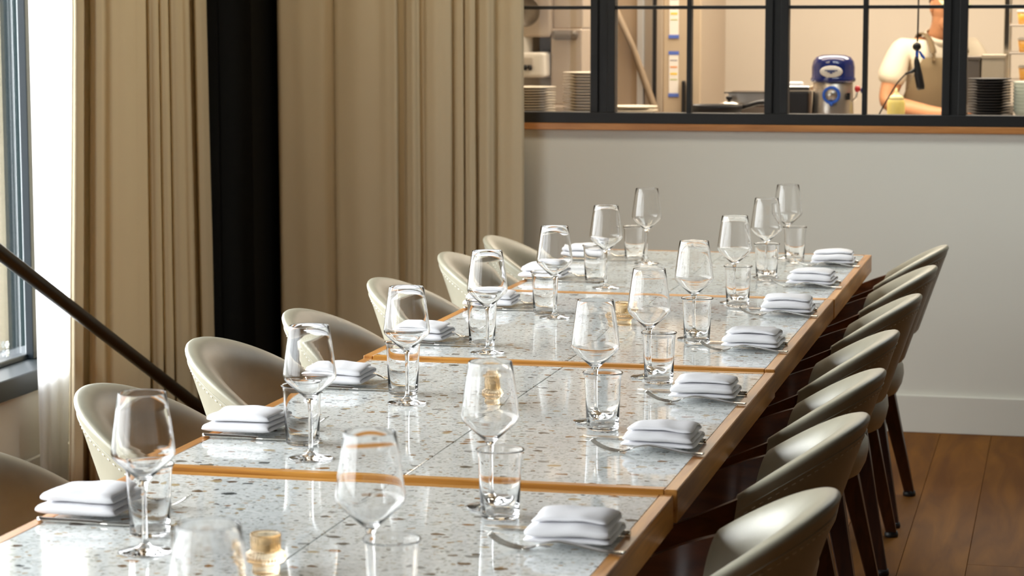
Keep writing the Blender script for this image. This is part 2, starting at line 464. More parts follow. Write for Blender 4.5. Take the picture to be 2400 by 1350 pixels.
# ------------------------------------------------------------------ column, bar, curtains
cl = thing('steel_column', 'tall matt black square column in the corner between the two linen curtains', 'column', (-2.96, 7.92, 0))
bm = bmesh.new(); add_box(bm, -0.11, 0.075, -0.02, 0.26, 0, ZC)
o = from_bm('shaft', bm, M_column, cl)
box('cover_strip', -0.135, -0.05, -0.034, -0.02, 0, ZC, M_column, cl, 0.003)
box('base_plate', -0.135, 0.09, -0.05, 0.27, 0, 0.02, M_column, cl, 0.003)

p0, p1 = Vector((-2.80, 7.62, 0.02)), Vector((-2.80, 1.6, 2.96))
br = thing('slanting_bar', 'round black steel bar slanting down in front of the sheer and the left curtain', 'bar', (-2.85, 7.6, 0))
sl = (0.834-0.170)/(5.775-7.213)
def barz(y): return 0.170 + (y-7.213)*sl
pts = [(0.0, 7.53-7.6, barz(7.53)), (0.0, 6.5-7.6, barz(6.5)), (0, 5-7.6, barz(5)), (0, 2.0-7.6, barz(2.0)), (0, 1.22-7.6, barz(1.22))]
tube('rod', pts, 0.0205, M_bar, br, 20)
box('foot_plate', -0.05, 0.05, -0.13, 0.02, 0, 0.015, M_bar, br, 0.003)
box('clevis', -0.018, 0.018, -0.12, -0.03, 0.0, 0.06, M_bar, br, 0.004)
box('head_plate', -0.05, 0.05, 1.17-7.6, 1.27-7.6, barz(1.22)-0.05, ZC-0.002, M_bar, br, 0.003)

def uray(u): return YAW + atan((1200-u)/5371.8)   # angle left of the table axis
def curtain_mesh(name, ctrl, mode, plane, m, parent, z0, z1, flare, nz=22, sub=5, thick=0.003, wob=0.004):
    pts = []
    C = [Vector((u, d, 0)) for u, d in ctrl]
    dense = []
    for a, b in zip(C, C[1:]):
        for s in range(sub):
            t = s/sub; t2 = t*t*(3-2*t)
            dense.append((a.x+(b.x-a.x)*t, a.y+(b.y-a.y)*(t2 if True else t)))
    dense.append((C[-1].x, C[-1].y))
    u0, u1 = ctrl[0][0], ctrl[-1][0]
    bm = bmesh.new(); rows = []
    for j in range(nz+1):
        z = z0+(z1-z0)*j/nz; row = []
        k = max(0.0, (1.55-z)/1.55)
        for u, d in dense:
            w = (u-u0)/(u1-u0)
            dd = d*(1.0+0.10*k*sin(u*0.05+1)) + wob*noise.noise(Vector((u*0.03, z*1.6, plane)))
            if mode == 'x':
                x = plane+dd; y = (-x)/tan(uray(u))
                y += flare[0]*(1-w)*k + flare[1]*w*k + 0.006*k*noise.noise(Vector((u*0.08, z*2.2, 3)))
            else:
                y = plane-dd; x = -y*tan(uray(u))
                x += flare[0]*(1-w)*k + flare[1]*w*k + 0.006*k*noise.noise(Vector((u*0.06, z*1.8, 9)))
            row.append(bm.verts.new((x, y, z)))
        rows.append(row)
    for a, b in zip(rows, rows[1:]):
        for i in range(len(a)-1): bm.faces.new([a[i], a[i+1], b[i+1], b[i]])
    o = from_bm(name, bm, m, parent, True)
    if thick > 0: s = o.modifiers.new('thickness', 'SOLIDIFY'); s.thickness = thick; s.offset = 0
    return o

ct = thing('linen_curtain', 'beige pleated linen curtain hanging between the white sheer and the black column', 'curtain', (0, 0, 0), 0, 'beige linen curtains')
curtain_mesh('drape', [(179, .030), (190, .048), (203, .040), (207, .008), (219, .004), (223, .036), (234, .050), (246, .036), (250, .006), (272, .030), (298, .036), (322, .018), (331, .022), (347, .014), (351, .000), (356, .024), (369, .034), (379, .010), (384, .024), (394, .030), (402, .002), (407, .020), (420, .030), (430, .010), (444, .024), (450, .000), (459, .000), (464, .030), (475, .036), (485, .020), (489, .0)],
             'x', -2.99, M_curt, ct, 0.012, 2.93, (-0.11, 0.035))
tube('rail', [(-2.98, 6.6, 2.95), (-2.98, 7.86, 2.95)], 0.014, M_black, ct)
ct2 = thing('linen_curtain', 'wide beige linen curtain with broad folds covering the back wall left of the kitchen window', 'curtain', (0, 0, 0), 0, 'beige linen curtains')
curtain_mesh('drape', [(655, .050), (700, .042), (750, .030), (778, .018), (785, .014), (789, .046), (838, .060), (888, .044), (912, .052), (930, .058), (936, .006), (950, .000), (957, .042), (970, .056), (983, .036), (988, .012), (995, .014), (1003, .044), (1022, .052), (1040, .046), (1057, .040), (1062, .004), (1074, .032), (1085, .036), (1089, .008), (1094, .032), (1103, .044), (1113, .036), (1117, .002), (1121, .006), (1127, .034), (1144, .050), (1156, .036), (1161, .002), (1178, .020), (1204, .042), (1222, .040), (1228, .028)],
             'y', 8.13, M_curt, ct2, 0.012, 2.93, (0.0, 0.0))
tube('rail', [(-2.85, 8.11, 2.95), (-1.88, 8.11, 2.95)], 0.014, M_black, ct2)
sh = thing('sheer_curtain', 'bright white sheer curtain beside the dark window frame', 'curtain', (0, 0, 0))
curtain_mesh('drape', [(76, .018), (90, .024), (108, .016), (128, .022), (150, .014), (172, .020), (192, .012)],
             'x', -3.055, M_sheer, sh, 0.03, 2.93, (0.0, -0.17), thick=0, wob=0.004)
tube('rail', [(-3.04, 6.3, 2.955), (-3.04, 7.0, 2.955)], 0.010, M_black, sh)

# ------------------------------------------------------------------ kitchen window (interior)
w1 = bpy.data.objects.new('window_1', None); COL.objects.link(w1); struct(w1)
panels = [(-2.236, -1.692), (-1.601, -1.057), (-0.973, -0.433), (-0.348, 0.192), (0.277, 0.817)]
y0, y1 = YB-0.012, YB+0.045
box('bottom_rail', WX0, WX1, y0, y1, 1.093, 1.133, M_black, w1, 0.002)
box('top_rail', WX0, WX1, y0, y1, 2.30, 2.36, M_black, w1, 0.002)
edges = [WX0] + [v for p in panels for v in p] + [WX1]
for a, b in zip(edges[0::2], edges[1::2]):
    box('post', a+0.026, b-0.026, y0+0.012, y1, 1.133, 2.30, M_black, w1) if b-a > 0.06 else None
    box('stile', a, a+0.028 if b-a > 0.06 else b, y0, y1, 1.133, 2.30, M_black, w1, 0.002)
    if b-a > 0.06: box('stile', b-0.028, b, y0, y1, 1.133, 2.30, M_black, w1, 0.002)
rows = [(1.133, 1.505), (1.518, 1.895), (1.908, 2.30)]
for (a, b) in panels:
    c = (a+b)/2 + (0.0 if a != -1.601 else -0.002)
    box('muntin', c-0.0085, c+0.0085, y0+0.006, y1-0.006, 1.133, 2.30, M_black, w1, 0.002)
    for z in (1.5115, 1.9015):
        box('muntin', a, b, y0+0.008, y1-0.008, z-0.0065, z+0.0065, M_black, w1, 0.002)
    for (za, zb) in rows:
        for (xa, xb) in ((a, c-0.0085), (c+0.0085, b)):
            box('pane', xa, xb, YB+0.014, YB+0.018, za, zb, M_kpane, w1)

# ------------------------------------------------------------------ kitchen
M_kwall = mat('kitchen_wall_paint', (0.74, 0.67, 0.57, 1), 0.6)
M_kfloor = mat('kitchen_floor_tile', sr(120, 100, 85), 0.6)
M_ss = mat('stainless', (0.52, 0.47, 0.41, 1), 0.34, 0.9, bump=0.03, bscale=80, stretch=(1, 1, 30))
M_ssw = mat('warm_stainless', (0.50, 0.42, 0.33, 1), 0.5, 0.55)
M_ssd = mat('dark_stainless', (0.22, 0.19, 0.16, 1), 0.4, 0.8)
M_chrome = mat('chrome', (0.8, 0.78, 0.74, 1), 0.12, 1.0)
M_plate = mat('cream_stoneware', (0.66, 0.60, 0.48, 1), 0.35)
M_bowl = mat('pale_green_stoneware', (0.55, 0.58, 0.46, 1), 0.35)
M_dplate = mat('charcoal_stoneware', (0.030, 0.030, 0.030, 1), 0.35)
M_dark = mat('black_plastic', (0.012, 0.012, 0.013, 1), 0.4)
M_blue = mat('blue_plastic', (0.010, 0.022, 0.14, 1), 0.15, coat=0.6)
M_blue2 = mat('bright_blue_plastic', (0.03, 0.12, 0.55, 1), 0.3)
M_white = mat('white_plastic', (0.74, 0.70, 0.62, 1), 0.35)
KY = 12.0
struct(box('floor_kitchen', -3.3, 2.6, YB+0.12, KY+0.1, -0.06, 0.0, M_kfloor))
struct(box('wall_kitchen_back', -3.3, 2.6, KY, KY+0.1, -0.05, 2.8, M_kwall))
struct(box('wall_kitchen_left', -3.4, -3.3, YB+0.12, KY+0.1, -0.05, 2.8, M_kwall))
struct(box('wall_kitchen_right', 2.6, 2.7, YB+0.12, KY+0.1, -0.05, 2.8, M_kwall))
struct(box('ceiling_kitchen', -3.4, 2.7, YB+0.12, KY+0.1, 2.8, 2.88, M_kwall))
CT = 1.088
pc = thing('pass_counter', 'steel pass counter along the kitchen side of the window, carrying plates', 'counter', (-0.7, 8.68, 0))
box('worktop', -1.6, 1.6, -0.33, 0.36, CT-0.03, CT, M_ss, pc, 0.004)
box('cabinet', -1.58, 1.58, -0.28, 0.33, 0.1, CT-0.03, M_ssw, pc)
for k in range(4): box('leg', -1.5+k*0.99, -1.46+k*0.99, -0.2, -0.16, 0, 0.1, M_ssd, pc)

def plate_prof(r, h): return [(0, 0), (r*0.55, 0), (r*0.60, 0.002), (r*0.97, h*0.75), (r, h*0.9), (r*0.985, h), (r*0.9, h*0.82), (r*0.58, h*0.34), (0, h*0.3)]
plate_me = None
def stack(px, py, r, pitch, n, m, name, label, cat, group, h=0.014, jit=0.0015):
    first = None; r_ = random.Random(int(px*1000))
    for k in range(n):
        lab = label(k, n)
        loc = (px+r_.uniform(-jit, jit), py+r_.uniform(-jit, jit), CT+k*pitch)
        if first is None:
            first = lathe(name, plate_prof(r, h), m, None, 32); o = first
        else:
            o = first.copy(); COL.objects.link(o)
        o.location = loc; tag(o, lab, cat, group)
NUM = ['lowest', 'second', 'third', 'fourth', 'fifth', 'sixth', 'seventh', 'eighth', 'ninth', 'tenth', 'eleventh', 'twelfth', 'thirteenth', 'fourteenth', 'fifteenth', 'sixteenth', 'seventeenth', 'eighteenth', 'nineteenth', 'twentieth']
def stk(desc):
    def f(k, n):
        if k == n-1: return 'topmost plate of '+desc
        if k == 0: return 'lowest plate of '+desc
        return NUM[k]+' plate from the bottom of '+desc
    return f
stack(-2.02, 8.62, 0.105, 0.0102, 12, M_plate, 'plate', stk('the low cream stack beside the curtain'), 'plate', 'cream plates in the low stack by the curtain', h=0.012)
stack(-1.782, 8.62, 0.102, 0.0112, 16, M_plate, 'plate', stk('the tall cream stack behind the first window post'), 'plate', 'cream plates in the tall stack by the post', h=0.013)
stack(-1.655, 8.84, 0.100, 0.0145, 3, M_plate, 'plate', stk('the short cream stack behind the second window panel'), 'plate', 'cream plates in the short stack', h=0.016)
stack(-0.282, 8.62, 0.079, 0.0102, 16, M_dplate, 'side_plate', stk('the charcoal stack at the right end of the counter'), 'plate', 'charcoal plates in the stack', h=0.012)
def bowls(k, n): return ('topmost' if k == n-1 else NUM[k]) + (' bowl of' if k in (0, n-1) else ' bowl from the bottom of') + ' the pale green stack at the right edge'
first = None
for k in range(9):
    if first is None:
        first = lathe('bowl', [(0, 0), (0.035, 0), (0.038, 0.006), (0.062, 0.03), (0.074, 0.052), (0.0725, 0.053), (0.06, 0.034), (0.034, 0.010), (0, 0.009)], M_bowl, None, 32); o = first
    else: o = first.copy(); COL.objects.link(o)
    o.location = (-0.125, 8.62, CT+k*0.0125); tag(o, bowls(k, 9), 'bowl', 'pale green bowls in the stack')

# frying pan
fp = thing('frying_pan', 'low black frying pan on the counter in front of the bare kitchen wall', 'pan', (-1.285, 8.555, CT))
lathe('body', [(0, 0), (0.085, 0), (0.098, 0.046), (0.101, 0.062), (0.097, 0.062), (0.094, 0.047), (0.082, 0.006), (0, 0.006)], M_dark, fp, 40)
tube('handle', [(0.09, 0.02, 0.05), (0.15, 0.05, 0.068), (0.20, 0.08, 0.075)], [0.008, 0.010, 0.009], M_dark, fp)
# steel trays
for k, (dz, lab) in enumerate(((0.0, 'lower shallow steel tray on the counter right of the black pan'), (0.052, 'upper steel tray stacked on another, right of the black pan'))):
    t = thing('steel_tray', lab, 'tray', (-1.172, 8.86, CT+dz), 0.02*k, 'steel trays')
    bm = bmesh.new()
    add_box(bm, -0.10, 0.10, -0.07, 0.07, 0, 0.004); add_box(bm, -0.10, -0.096, -0.07, 0.07, 0.004, 0.05); add_box(bm, 0.096, 0.10, -0.07, 0.07, 0.004, 0.05)
    add_box(bm, -0.10, 0.10, -0.07, -0.066, 0.004, 0.05); add_box(bm, -0.10, 0.10, 0.066, 0.07, 0.004, 0.05)
    from_bm('tray_body', bm, M_ss, t)
    bm = bmesh.new()
    for (a, b, c, d) in ((-0.115, 0.115, -0.085, -0.066), (-0.115, 0.115, 0.066, 0.085), (-0.115, -0.096, -0.066, 0.066), (0.096, 0.115, -0.066, 0.066)): add_box(bm, a, b, c, d, 0.046, 0.051)
    from_bm('rim', bm, M_chrome, t)
# metal lid knob on tray stack
kn = thing('saucepan_lid', 'small round steel lid with dark knob behind the black pan', 'lid', (-1.262, 8.745, CT), 0)
kn.scale = (0.72, 0.72, 1)
lathe('lid_dome', [(0.06, 0.0), (0.06, 0.045), (0.055, 0.06), (0.02, 0.068), (0, 0.069)], M_ss, kn, 32)
lathe('knob', [(0.006, 0.066), (0.008, 0.072), (0.017, 0.078), (0.018, 0.086), (0, 0.090)], M_dark, kn, 20)

# food processor with blue lid
fpz = thing('food_processor', 'steel food machine with a domed dark blue lid and blue dial on the counter', 'food processor', (-0.872, 8.80, CT))
bm = bmesh.new(); add_lathe(bm, [(0.078, 0), (0.080, 0.006), (0.079, 0.03), (0.075, 0.142), (0.070, 0.146), (0, 0.146)], 40)
from_bm('base', bm, M_ss, fpz, True)
lathe('foot_ring', [(0.081, 0), (0.083, 0.004), (0.083, 0.014), (0.078, 0.016)], M_ssd, fpz, 40)
def sq(a, z): return 1.0
lathe('lid', [(0.074, 0.142), (0.084, 0.146), (0.086, 0.154), (0.083, 0.160), (0.0815, 0.163), (0.0815, 0.200), (0.077, 0.222), (0.066, 0.237), (0.044, 0.245), (0, 0.247)], M_blue, fpz, 48)
bm = bmesh.new(); add_lathe(bm, [(0, 0), (0.0405, 0), (0.043, 0.002), (0.040, 0.004), (0, 0.004)], 32, Matrix.Translation((0, -0.0805, 0.184)) @ Matrix.Rotation(pi/2, 4, 'X') @ Matrix.Diagonal((1, 0.52, 1, 1)))
bd = from_bm('badge', bm, M_white, fpz, True)
bm = bmesh.new()
add_box(bm, -0.024, 0.024, -0.0865, -0.0845, 0.186, 0.190); add_box(bm, -0.014, 0.014, -0.0865, -0.0845, 0.181, 0.186); add_box(bm, -0.005, 0.005, -0.0865, -0.0845, 0.176, 0.181)
from_bm('badge_mark', bm, mat('badge_ink', sr(70, 80, 120), 0.5), bd)
R90 = Matrix.Translation((0.002, -0.076, 0.096)) @ Matrix.Rotation(pi/2, 4, 'X')
dl = lathe('dial', [(0.024, 0), (0.034, 0), (0.034, 0.012), (0.030, 0.015), (0.025, 0.012)], M_blue2, fpz, 32, M=R90)
lathe('dial_face', [(0, 0.0), (0.0245, 0.0), (0.0235, 0.012), (0, 0.013)], M_ss, dl, 32, M=R90)
tube('pointer', [(0.002, -0.089, 0.068), (0.002, -0.087, 0.054)], [0.011, 0.004], M_blue2, dl, 8)
box('switch', 0.058, 0.070, -0.062, -0.045, 0.078, 0.104, M_dark, fpz, 0.001)
lv = tube('lever', [(0.074, -0.02, 0.07), (0.090, -0.03, 0.085), (0.094, -0.03, 0.11)], 0.004, M_chrome, fpz)
lathe('red_knob', [(0, 0), (0.010, 0.004), (0.013, 0.012), (0.010, 0.020), (0, 0.024)], mat('red_plastic', (0.55, 0.03, 0.03, 1), 0.3), lv, 16, M=Matrix.Translation((0.083, -0.03, 0.118)) @ Matrix.Rotation(pi/2, 4, 'Y'))
lathe('blue_knob', [(0, 0), (0.010, 0.004), (0.013, 0.012), (0.010, 0.022), (0, 0.026)], M_blue, lv, 16, M=Matrix.Translation((0.105, -0.03, 0.112)) @ Matrix.Rotation(pi/2, 4, 'Y'))
bb = thing('black_bin', 'square black container with a steel pan on top, left of the blue-lidded machine', 'container', (-1.02, 8.80, CT))
box('body', -0.033, 0.062, -0.07, 0.07, 0, 0.108, M_dark, bb, 0.006)
pn = thing('shallow_pan', 'shallow steel pan with a folded pale cloth on the black container', 'pan', (-1.02, 8.80, CT+0.108))
box('pan_body', -0.034, 0.066, -0.07, 0.07, 0, 0.020, M_chrome, pn, 0.004)
box('cloth_pad', -0.028, 0.03, -0.05, 0.05, 0.0205, 0.034, M_napkin, pn, 0.005)

# squeeze bottle
sqb = thing('squeeze_bottle', 'yellow sauce squeeze bottle with pointed nozzle in front of the cook', 'bottle', (-0.641, 8.90, CT))
lathe('bottle_body', [(0, 0), (0.031, 0), (0.034, 0.006), (0.034, 0.062), (0.030, 0.072), (0.026, 0.076), (0, 0.076)], mat('yellow_sauce', (0.80, 0.66, 0.20, 1), 0.35), sqb, 28)
lathe('cap', [(0.029, 0.073), (0.029, 0.083), (0.020, 0.089), (0.012, 0.093), (0.007, 0.104), (0.003, 0.118), (0, 0.119)], mat('yellow_cap', (0.84, 0.74, 0.36, 1), 0.4), sqb, 24)

# hanging cord with ball, ribbon and holder
hc = thing('pull_cord', 'black hanging cord with a ball, blue tape and dark cable weight before the cook', 'cord', (-0.551, 8.72, CT))
tube('cord', spline([(-0.003, 0, 2.79-CT), (-0.001, 0, 0.45), (-0.004, 0, 0.30)], 6), 0.0032, M_dark, hc, 8)
lathe('ball', [(0, 0.262), (0.008, 0.264), (0.015, 0.271), (0.0165, 0.279), (0.014, 0.287), (0.007, 0.294), (0, 0.296)], M_dark, hc, 20, M=Matrix.Translation((-0.004, 0, 0)))
bm = bmesh.new(); add_box(bm, -0.009, 0.003, -0.003, 0.003, 0.236, 0.264); from_bm('blue_tape', bm, M_blue2, hc)
bm = bmesh.new()
vs = [bm.verts.new(p) for p in ((0.002, -0.004, 0.262), (0.010, -0.006, 0.262), (0.028, -0.006, 0.238), (0.024, -0.004, 0.231), (0.012, -0.003, 0.240))]; bm.faces.new(vs)
o = from_bm('tape_end', bm, M_blue2, hc); s = o.modifiers.new('t', 'SOLIDIFY'); s.thickness = 0.0012
tube('weight', [(-0.006, 0, 0.242), (-0.004, 0, 0.225), (0.004, 0, 0.17), (0.012, 0, 0.13), (0.014, 0, 0.118)], [0.005, 0.010, 0.016, 0.016, 0.013], M_dark, hc, 14)
tube('side_grip', [(-0.002, 0, 0.20), (-0.020, -0.004, 0.185), (-0.045, -0.006, 0.176)], [0.008, 0.006, 0.004], M_dark, hc, 10)
tube('lead', spline([(-0.042, -0.006, 0.177), (-0.075, -0.006, 0.14), (-0.11, -0.006, 0.08), (-0.147, -0.006, 0.01), (-0.155, -0.006, 0.003)], 6), 0.0028, M_dark, hc, 8)

# ice cream / coffee machine at the left
im = thing('drinks_machine', 'large steel kitchen machine with a white dispenser head, seen beside the curtain', 'machine', (-2.12, 9.45, 0))
box('lower_body', -0.25, 0.18, -0.25, 0.3, 0.0, 1.12, M_ssw, im, 0.01)
box('recess_back', -0.25, 0.05, 0.0, 0.3, 1.12, 1.40, M_ssd, im)
box('side_body', 0.05, 0.18, -0.22, 0.3, 1.12, 1.43, M_ssw, im, 0.006)
box('upper_body', -0.25, 0.055, -0.25, 0.3, 1.396, 1.95, M_ssw, im, 0.01)
box('hood', 0.06, 0.165, -0.26, 0.3, 1.385, 1.425, M_ssd, im, 0.015)
box('side_top', 0.055, 0.18, -0.2, 0.3, 1.43, 1.9, M_ssw, im, 0.006)
dh = box('dispenser_head', -0.10, 0.045, -0.30, -0.02, 1.232, 1.335, M_white, im, 0.014, 3)
box('spout_panel', -0.06, -0.005, -0.312, -0.298, 1.275, 1.315, mat('grey_cream_plastic', (0.5, 0.45, 0.38, 1), 0.4), dh, 0.003)
for dx in (-0.035, -0.016):
    lathe('nozzle', [(0.007, 0), (0.009, 0.012), (0.008, 0.022), (0, 0.022)], M_dark, dh, 14, M=Matrix.Translation((dx, -0.313, 1.262)))
lathe('hopper', [(0, 0), (0.055, 0), (0.058, 0.004), (0.058, 0.10), (0.05, 0.115), (0, 0.118)], M_white, dh, 28, M=Matrix.Translation((-0.09, -0.2, 1.30)))
rp = thing('hanging_pan', 'round dark steel pan hanging on the machine front beside the curtain', 'pan', (-2.155, 9.16, 1.50))
lathe('pan_body', [(0, 0), (0.052, 0), (0.062, 0.028), (0.059, 0.028), (0.050, 0.004), (0, 0.004)], M_ssd, rp, 32, M=Matrix.Rotation(pi/2, 4, 'X'))
tube('handle', [(0.0, -0.01, 0.06), (0.0, -0.012, 0.10), (0.0, -0.012, 0.20)], [0.008, 0.009, 0.007], M_ssd, rp, 10)

# tall fridge with taped sheets
fr = thing('tall_fridge', 'tall warm steel fridge with taped paper sheets and dark handles', 'fridge', (-1.80, 10.55, 0))
box('carcass', -0.50, 0.20, -0.33, 0.40, 0.08, 2.1, M_ssw, fr, 0.004)
box('door', -0.50, -0.02, -0.36, -0.335, 0.12, 2.08, mat('tan_panel', (0.40, 0.30, 0.20, 1), 0.5, 0.2), fr, 0.005)
dr = box('door', 0.03, 0.20, -0.36, -0.335, 0.12, 2.08, mat('light_tan_panel', (0.52, 0.42, 0.30, 1), 0.5, 0.2), fr, 0.005)
box('steel_edge', -0.082, -0.052, -0.40, -0.335, 0.1, 2.1, mat('bright_steel', (0.66, 0.68, 0.70, 1), 0.3, 0.7), fr, 0.004)
box('steel_edge', -0.052, -0.014, -0.385, -0.335, 0.1, 2.1, M_ss, fr, 0.004)
box('gasket', -0.014, 0.001, -0.38, -0.335, 0.1, 2.1, M_dark, fr)
box('steel_edge', 0.001, 0.03, -0.375, -0.335, 0.1, 2.1, M_ssw, fr, 0.004)
box('handle', 0.120, 0.134, -0.395, -0.36, 0.85, 1.195, M_dark, dr, 0.004)
box('handle', 0.148, 0.160, -0.395, -0.36, 0.85, 1.195, M_dark, dr, 0.004)
for k in range(4): box('leg', (-0.45, -0.45, 0.12, 0.12)[k], (-0.41, -0.41, 0.16, 0.16)[k], (-0.3, 0.3)[k % 2], (-0.26, 0.34)[k % 2], 0, 0.08, M_ssd, fr)
dia = tube('diagonal_reflection', [(-0.23, -0.40, 1.62), (-0.10, -0.40, 1.34), (0.02, -0.40, 1.02), (0.05, -0.4, 0.92)], 0.016, mat('tan_reflection', (0.20, 0.145, 0.09, 1), 0.7), fr, 10)  # tan diagonal reflection on the fridge front, modelled as a coloured strip
M_paper = mat('paper_sheet', (0.80, 0.76, 0.70, 1), 0.8)
tapes = mat('blue_masking_tape', sr(84, 110, 190), 0.7)
for (z0, z1, lab) in ((1.122, 1.326, 'lower strip of white paper taped in blue to the fridge'), (1.383, 1.60, 'upper strip of white paper taped in blue to the fridge')):
    t = thing('paper_notice', lab, 'notice', (-1.722, 10.1885, z0), 0, 'paper notices taped to the fridge')
    box('sheet', -0.020, 0.022, -0.0012, 0, 0.004, z1-z0-0.004, M_paper, t)
    for za, zb in ((0, 0.016), (z1-z0-0.016, z1-z0)): box('tape_strip', -0.023, 0.024, -0.0022, -0.0012, za, zb, tapes, t)
    for q, c in enumerate((sr(120, 120, 130), sr(225, 150, 90), sr(235, 200, 90), sr(170, 180, 90))):
        zz = (z1-z0)*(0.80-0.14*q)
        box('printed_line', -0.015, 0.017, -0.0018, -0.0012, zz-0.002-0.003*(q % 3), zz+0.002, mat('print_ink_%s' % 'abcd'[q], c, 0.8), t)

# prep table for the cook
pt = thing('prep_table', 'steel prep table in front of the cook', 'table', (-0.45, 10.52, 0))
box('table_top', -0.55, 0.7, -0.2, 0.2, 0.965, 1.0, M_ss, pt, 0.004)
for sx in (-0.5, 0.65):
    for sy in (-0.16, 0.16): box('leg', sx-0.02, sx+0.02, sy-0.02, sy+0.02, 0, 0.965, M_ssd, pt)

# shelf rack on the right, with bins and orange containers
sk = thing('shelf_rack', 'steel wire shelf rack at the right edge of the kitchen', 'shelf', (0.12, 9.95, 0))
for sx in (-0.375, 0.45):
    for sy in (-0.17, 0.17): box('post', sx-0.012, sx+0.012, sy-0.012, sy+0.012, 0, 2.1, M_chrome, sk, 0.003)
for z in (0.25, 0.75, 1.215, 1.330, 1.445, 1.80):
    box('shelf_board', -0.38, 0.46, -0.18, 0.18, z-0.008, z, M_ss, sk, 0.003)
M_org = mat('amber_plastic', (0.72, 0.36, 0.06, 1), 0.35)
for (x, z, lab) in ((-0.29, 1.445, 'orange tub on the top visible shelf of the rack'), (-0.285, 1.330, 'orange tub on the middle visible shelf of the rack'), (-0.28, 1.215, 'orange tub on the lowest visible shelf of the rack')):
    t = thing('food_tub', lab, 'tub', (0.12+x, 9.86, z), 0, 'orange tubs on the rack')
    lathe('tub', [(0, 0), (0.040, 0), (0.046, 0.05), (0, 0.05)], M_org, t, 24)
    lathe('lid', [(0.048, 0.05), (0.049, 0.054), (0.047, 0.060), (0, 0.061)], M_white, t, 24)
sb = thing('side_bench', 'low steel bench behind the charcoal plates', 'bench', (-0.31, 9.42, 0))
box('bench_top', -0.12, 0.10, -0.18, 0.18, 1.10, 1.13, M_ss, sb)
for sx in (-0.10, 0.08):
    for sy in (-0.15, 0.15): box('leg', sx-0.012, sx+0.012, sy-0.012, sy+0.012, 0, 1.10, M_ssd, sb)
for (xa, xb, m, lab, zt) in ((-0.425, -0.342, M_ssd, 'dark grey food bin behind the charcoal plates', 0.190), (-0.338, -0.246, mat('tan_bin', (0.42, 0.36, 0.27, 1), 0.5), 'tan food bin behind the charcoal plates', 0.197)):
    t = thing('food_bin', lab, 'bin', ((xa+xb)/2, 9.40, 1.13)); w = (xb-xa)/2
    box('bin_body', -w, w, -0.1, 0.1, 0, zt-0.01, m, t, 0.006)
    box('rim', -w-0.001, w+0.001, -0.105, 0.105, zt-0.014, zt, m, t, 0.002)

# ------------------------------------------------------------------ the cook
def skin_mesh(name, verts, edges, radii, sub=2):
    me = bpy.data.meshes.new(name); me.from_pydata(verts, edges, [])
    o = bpy.data.objects.new(name, me); COL.objects.link(o)
    md = o.modifiers.new('skin', 'SKIN'); md.use_smooth_shade = True
    lay = me.skin_vertices[0].data
    for i, r in enumerate(radii):
        lay[i].radius = r if isinstance(r, tuple) else (r, r)
        lay[i].use_root = (i == 0)
    md.branch_smoothing = 0.4
    s = o.modifiers.new('sub', 'SUBSURF'); s.levels = sub; s.render_levels = sub
    dg = bpy.context.evaluated_depsgraph_get()
    ev = o.evaluated_get(dg)
    m2 = bpy.data.meshes.new_from_object(ev)
    bpy.data.objects.remove(o); m2.name = name
    return m2
def mesh_join(bm, me, M=None):
    b2 = bmesh.new(); b2.from_mesh(me); merge(bm, b2, M)
M_skin = mat('skin', (0.52, 0.25, 0.125, 1), 0.5, var=0.08, vscale=20)
M_shirt = cloth_mat('cream_tshirt', (0.70, 0.63, 0.50, 1), 0.02, 700, 0.2)
M_apron = cloth_mat('olive_apron', (0.165, 0.122, 0.070, 1), 0.02, 700, 0.2)
M_trous = cloth_mat('dark_trousers', (0.04, 0.04, 0.045, 1), 0.02)
M_cap = cloth_mat('pale_green_cap', (0.55, 0.60, 0.38, 1), 0.02)
M_hair = mat('dark_hair', (0.05, 0.03, 0.02, 1), 0.6)
ck = thing('person', 'cook in cream t-shirt, olive apron and pale cap, bending over work behind the kitchen window', 'person', (-0.618, 11.02, 0), radians(-58))
# local frame: +x faces forward, +y is the person's left
J = {'pel': (-0.02, 0, 0.88), 'sp1': (-0.01, 0, 1.0), 'sp2': (0.0, 0, 1.12), 'ch': (0.015, 0, 1.25), 'nk0': (0.035, 0, 1.365), 'nk1': (0.070, 0, 1.42), 'hd0': (0.105, 0, 1.475), 'hd1': (0.115, 0, 1.545), 'hd2': (0.10, 0, 1.60),
     'shR': (0.02, -0.175, 1.335), 'elR': (0.02, -0.265, 1.075), 'wrR': (0.235, -0.135, 1.035), 'haR': (0.30, -0.085, 1.025),
     'shL': (0.02, 0.175, 1.335), 'elL': (0.05, 0.255, 1.085), 'wrL': (0.26, 0.10, 1.035), 'haL': (0.315, 0.05, 1.025),
     'hiR': (-0.02, -0.09, 0.84), 'knR': (0.01, -0.10, 0.46), 'anR': (-0.02, -0.10, 0.09), 'toR': (0.13, -0.11, 0.035),
     'hiL': (-0.02, 0.09, 0.84), 'knL': (0.01, 0.10, 0.46), 'anL': (-0.02, 0.10, 0.09), 'toL': (0.13, 0.11, 0.035)}
RD = {'pel': (0.15, 0.115), 'sp1': (0.14, 0.11), 'sp2': (0.145, 0.115), 'ch': (0.16, 0.12), 'nk0': 0.075, 'nk1': 0.056, 'hd0': (0.070, 0.080), 'hd1': (0.076, 0.092), 'hd2': (0.060, 0.072),
      'shR': 0.060, 'elR': 0.049, 'wrR': 0.035, 'haR': (0.036, 0.020), 'shL': 0.060, 'elL': 0.049, 'wrL': 0.035, 'haL': (0.036, 0.020),
      'hiR': 0.095, 'knR': 0.062, 'anR': 0.042, 'toR': 0.035, 'hiL': 0.095, 'knL': 0.062, 'anL': 0.042, 'toL': 0.035}
names = list(J); idx = {n: i for i, n in enumerate(names)}
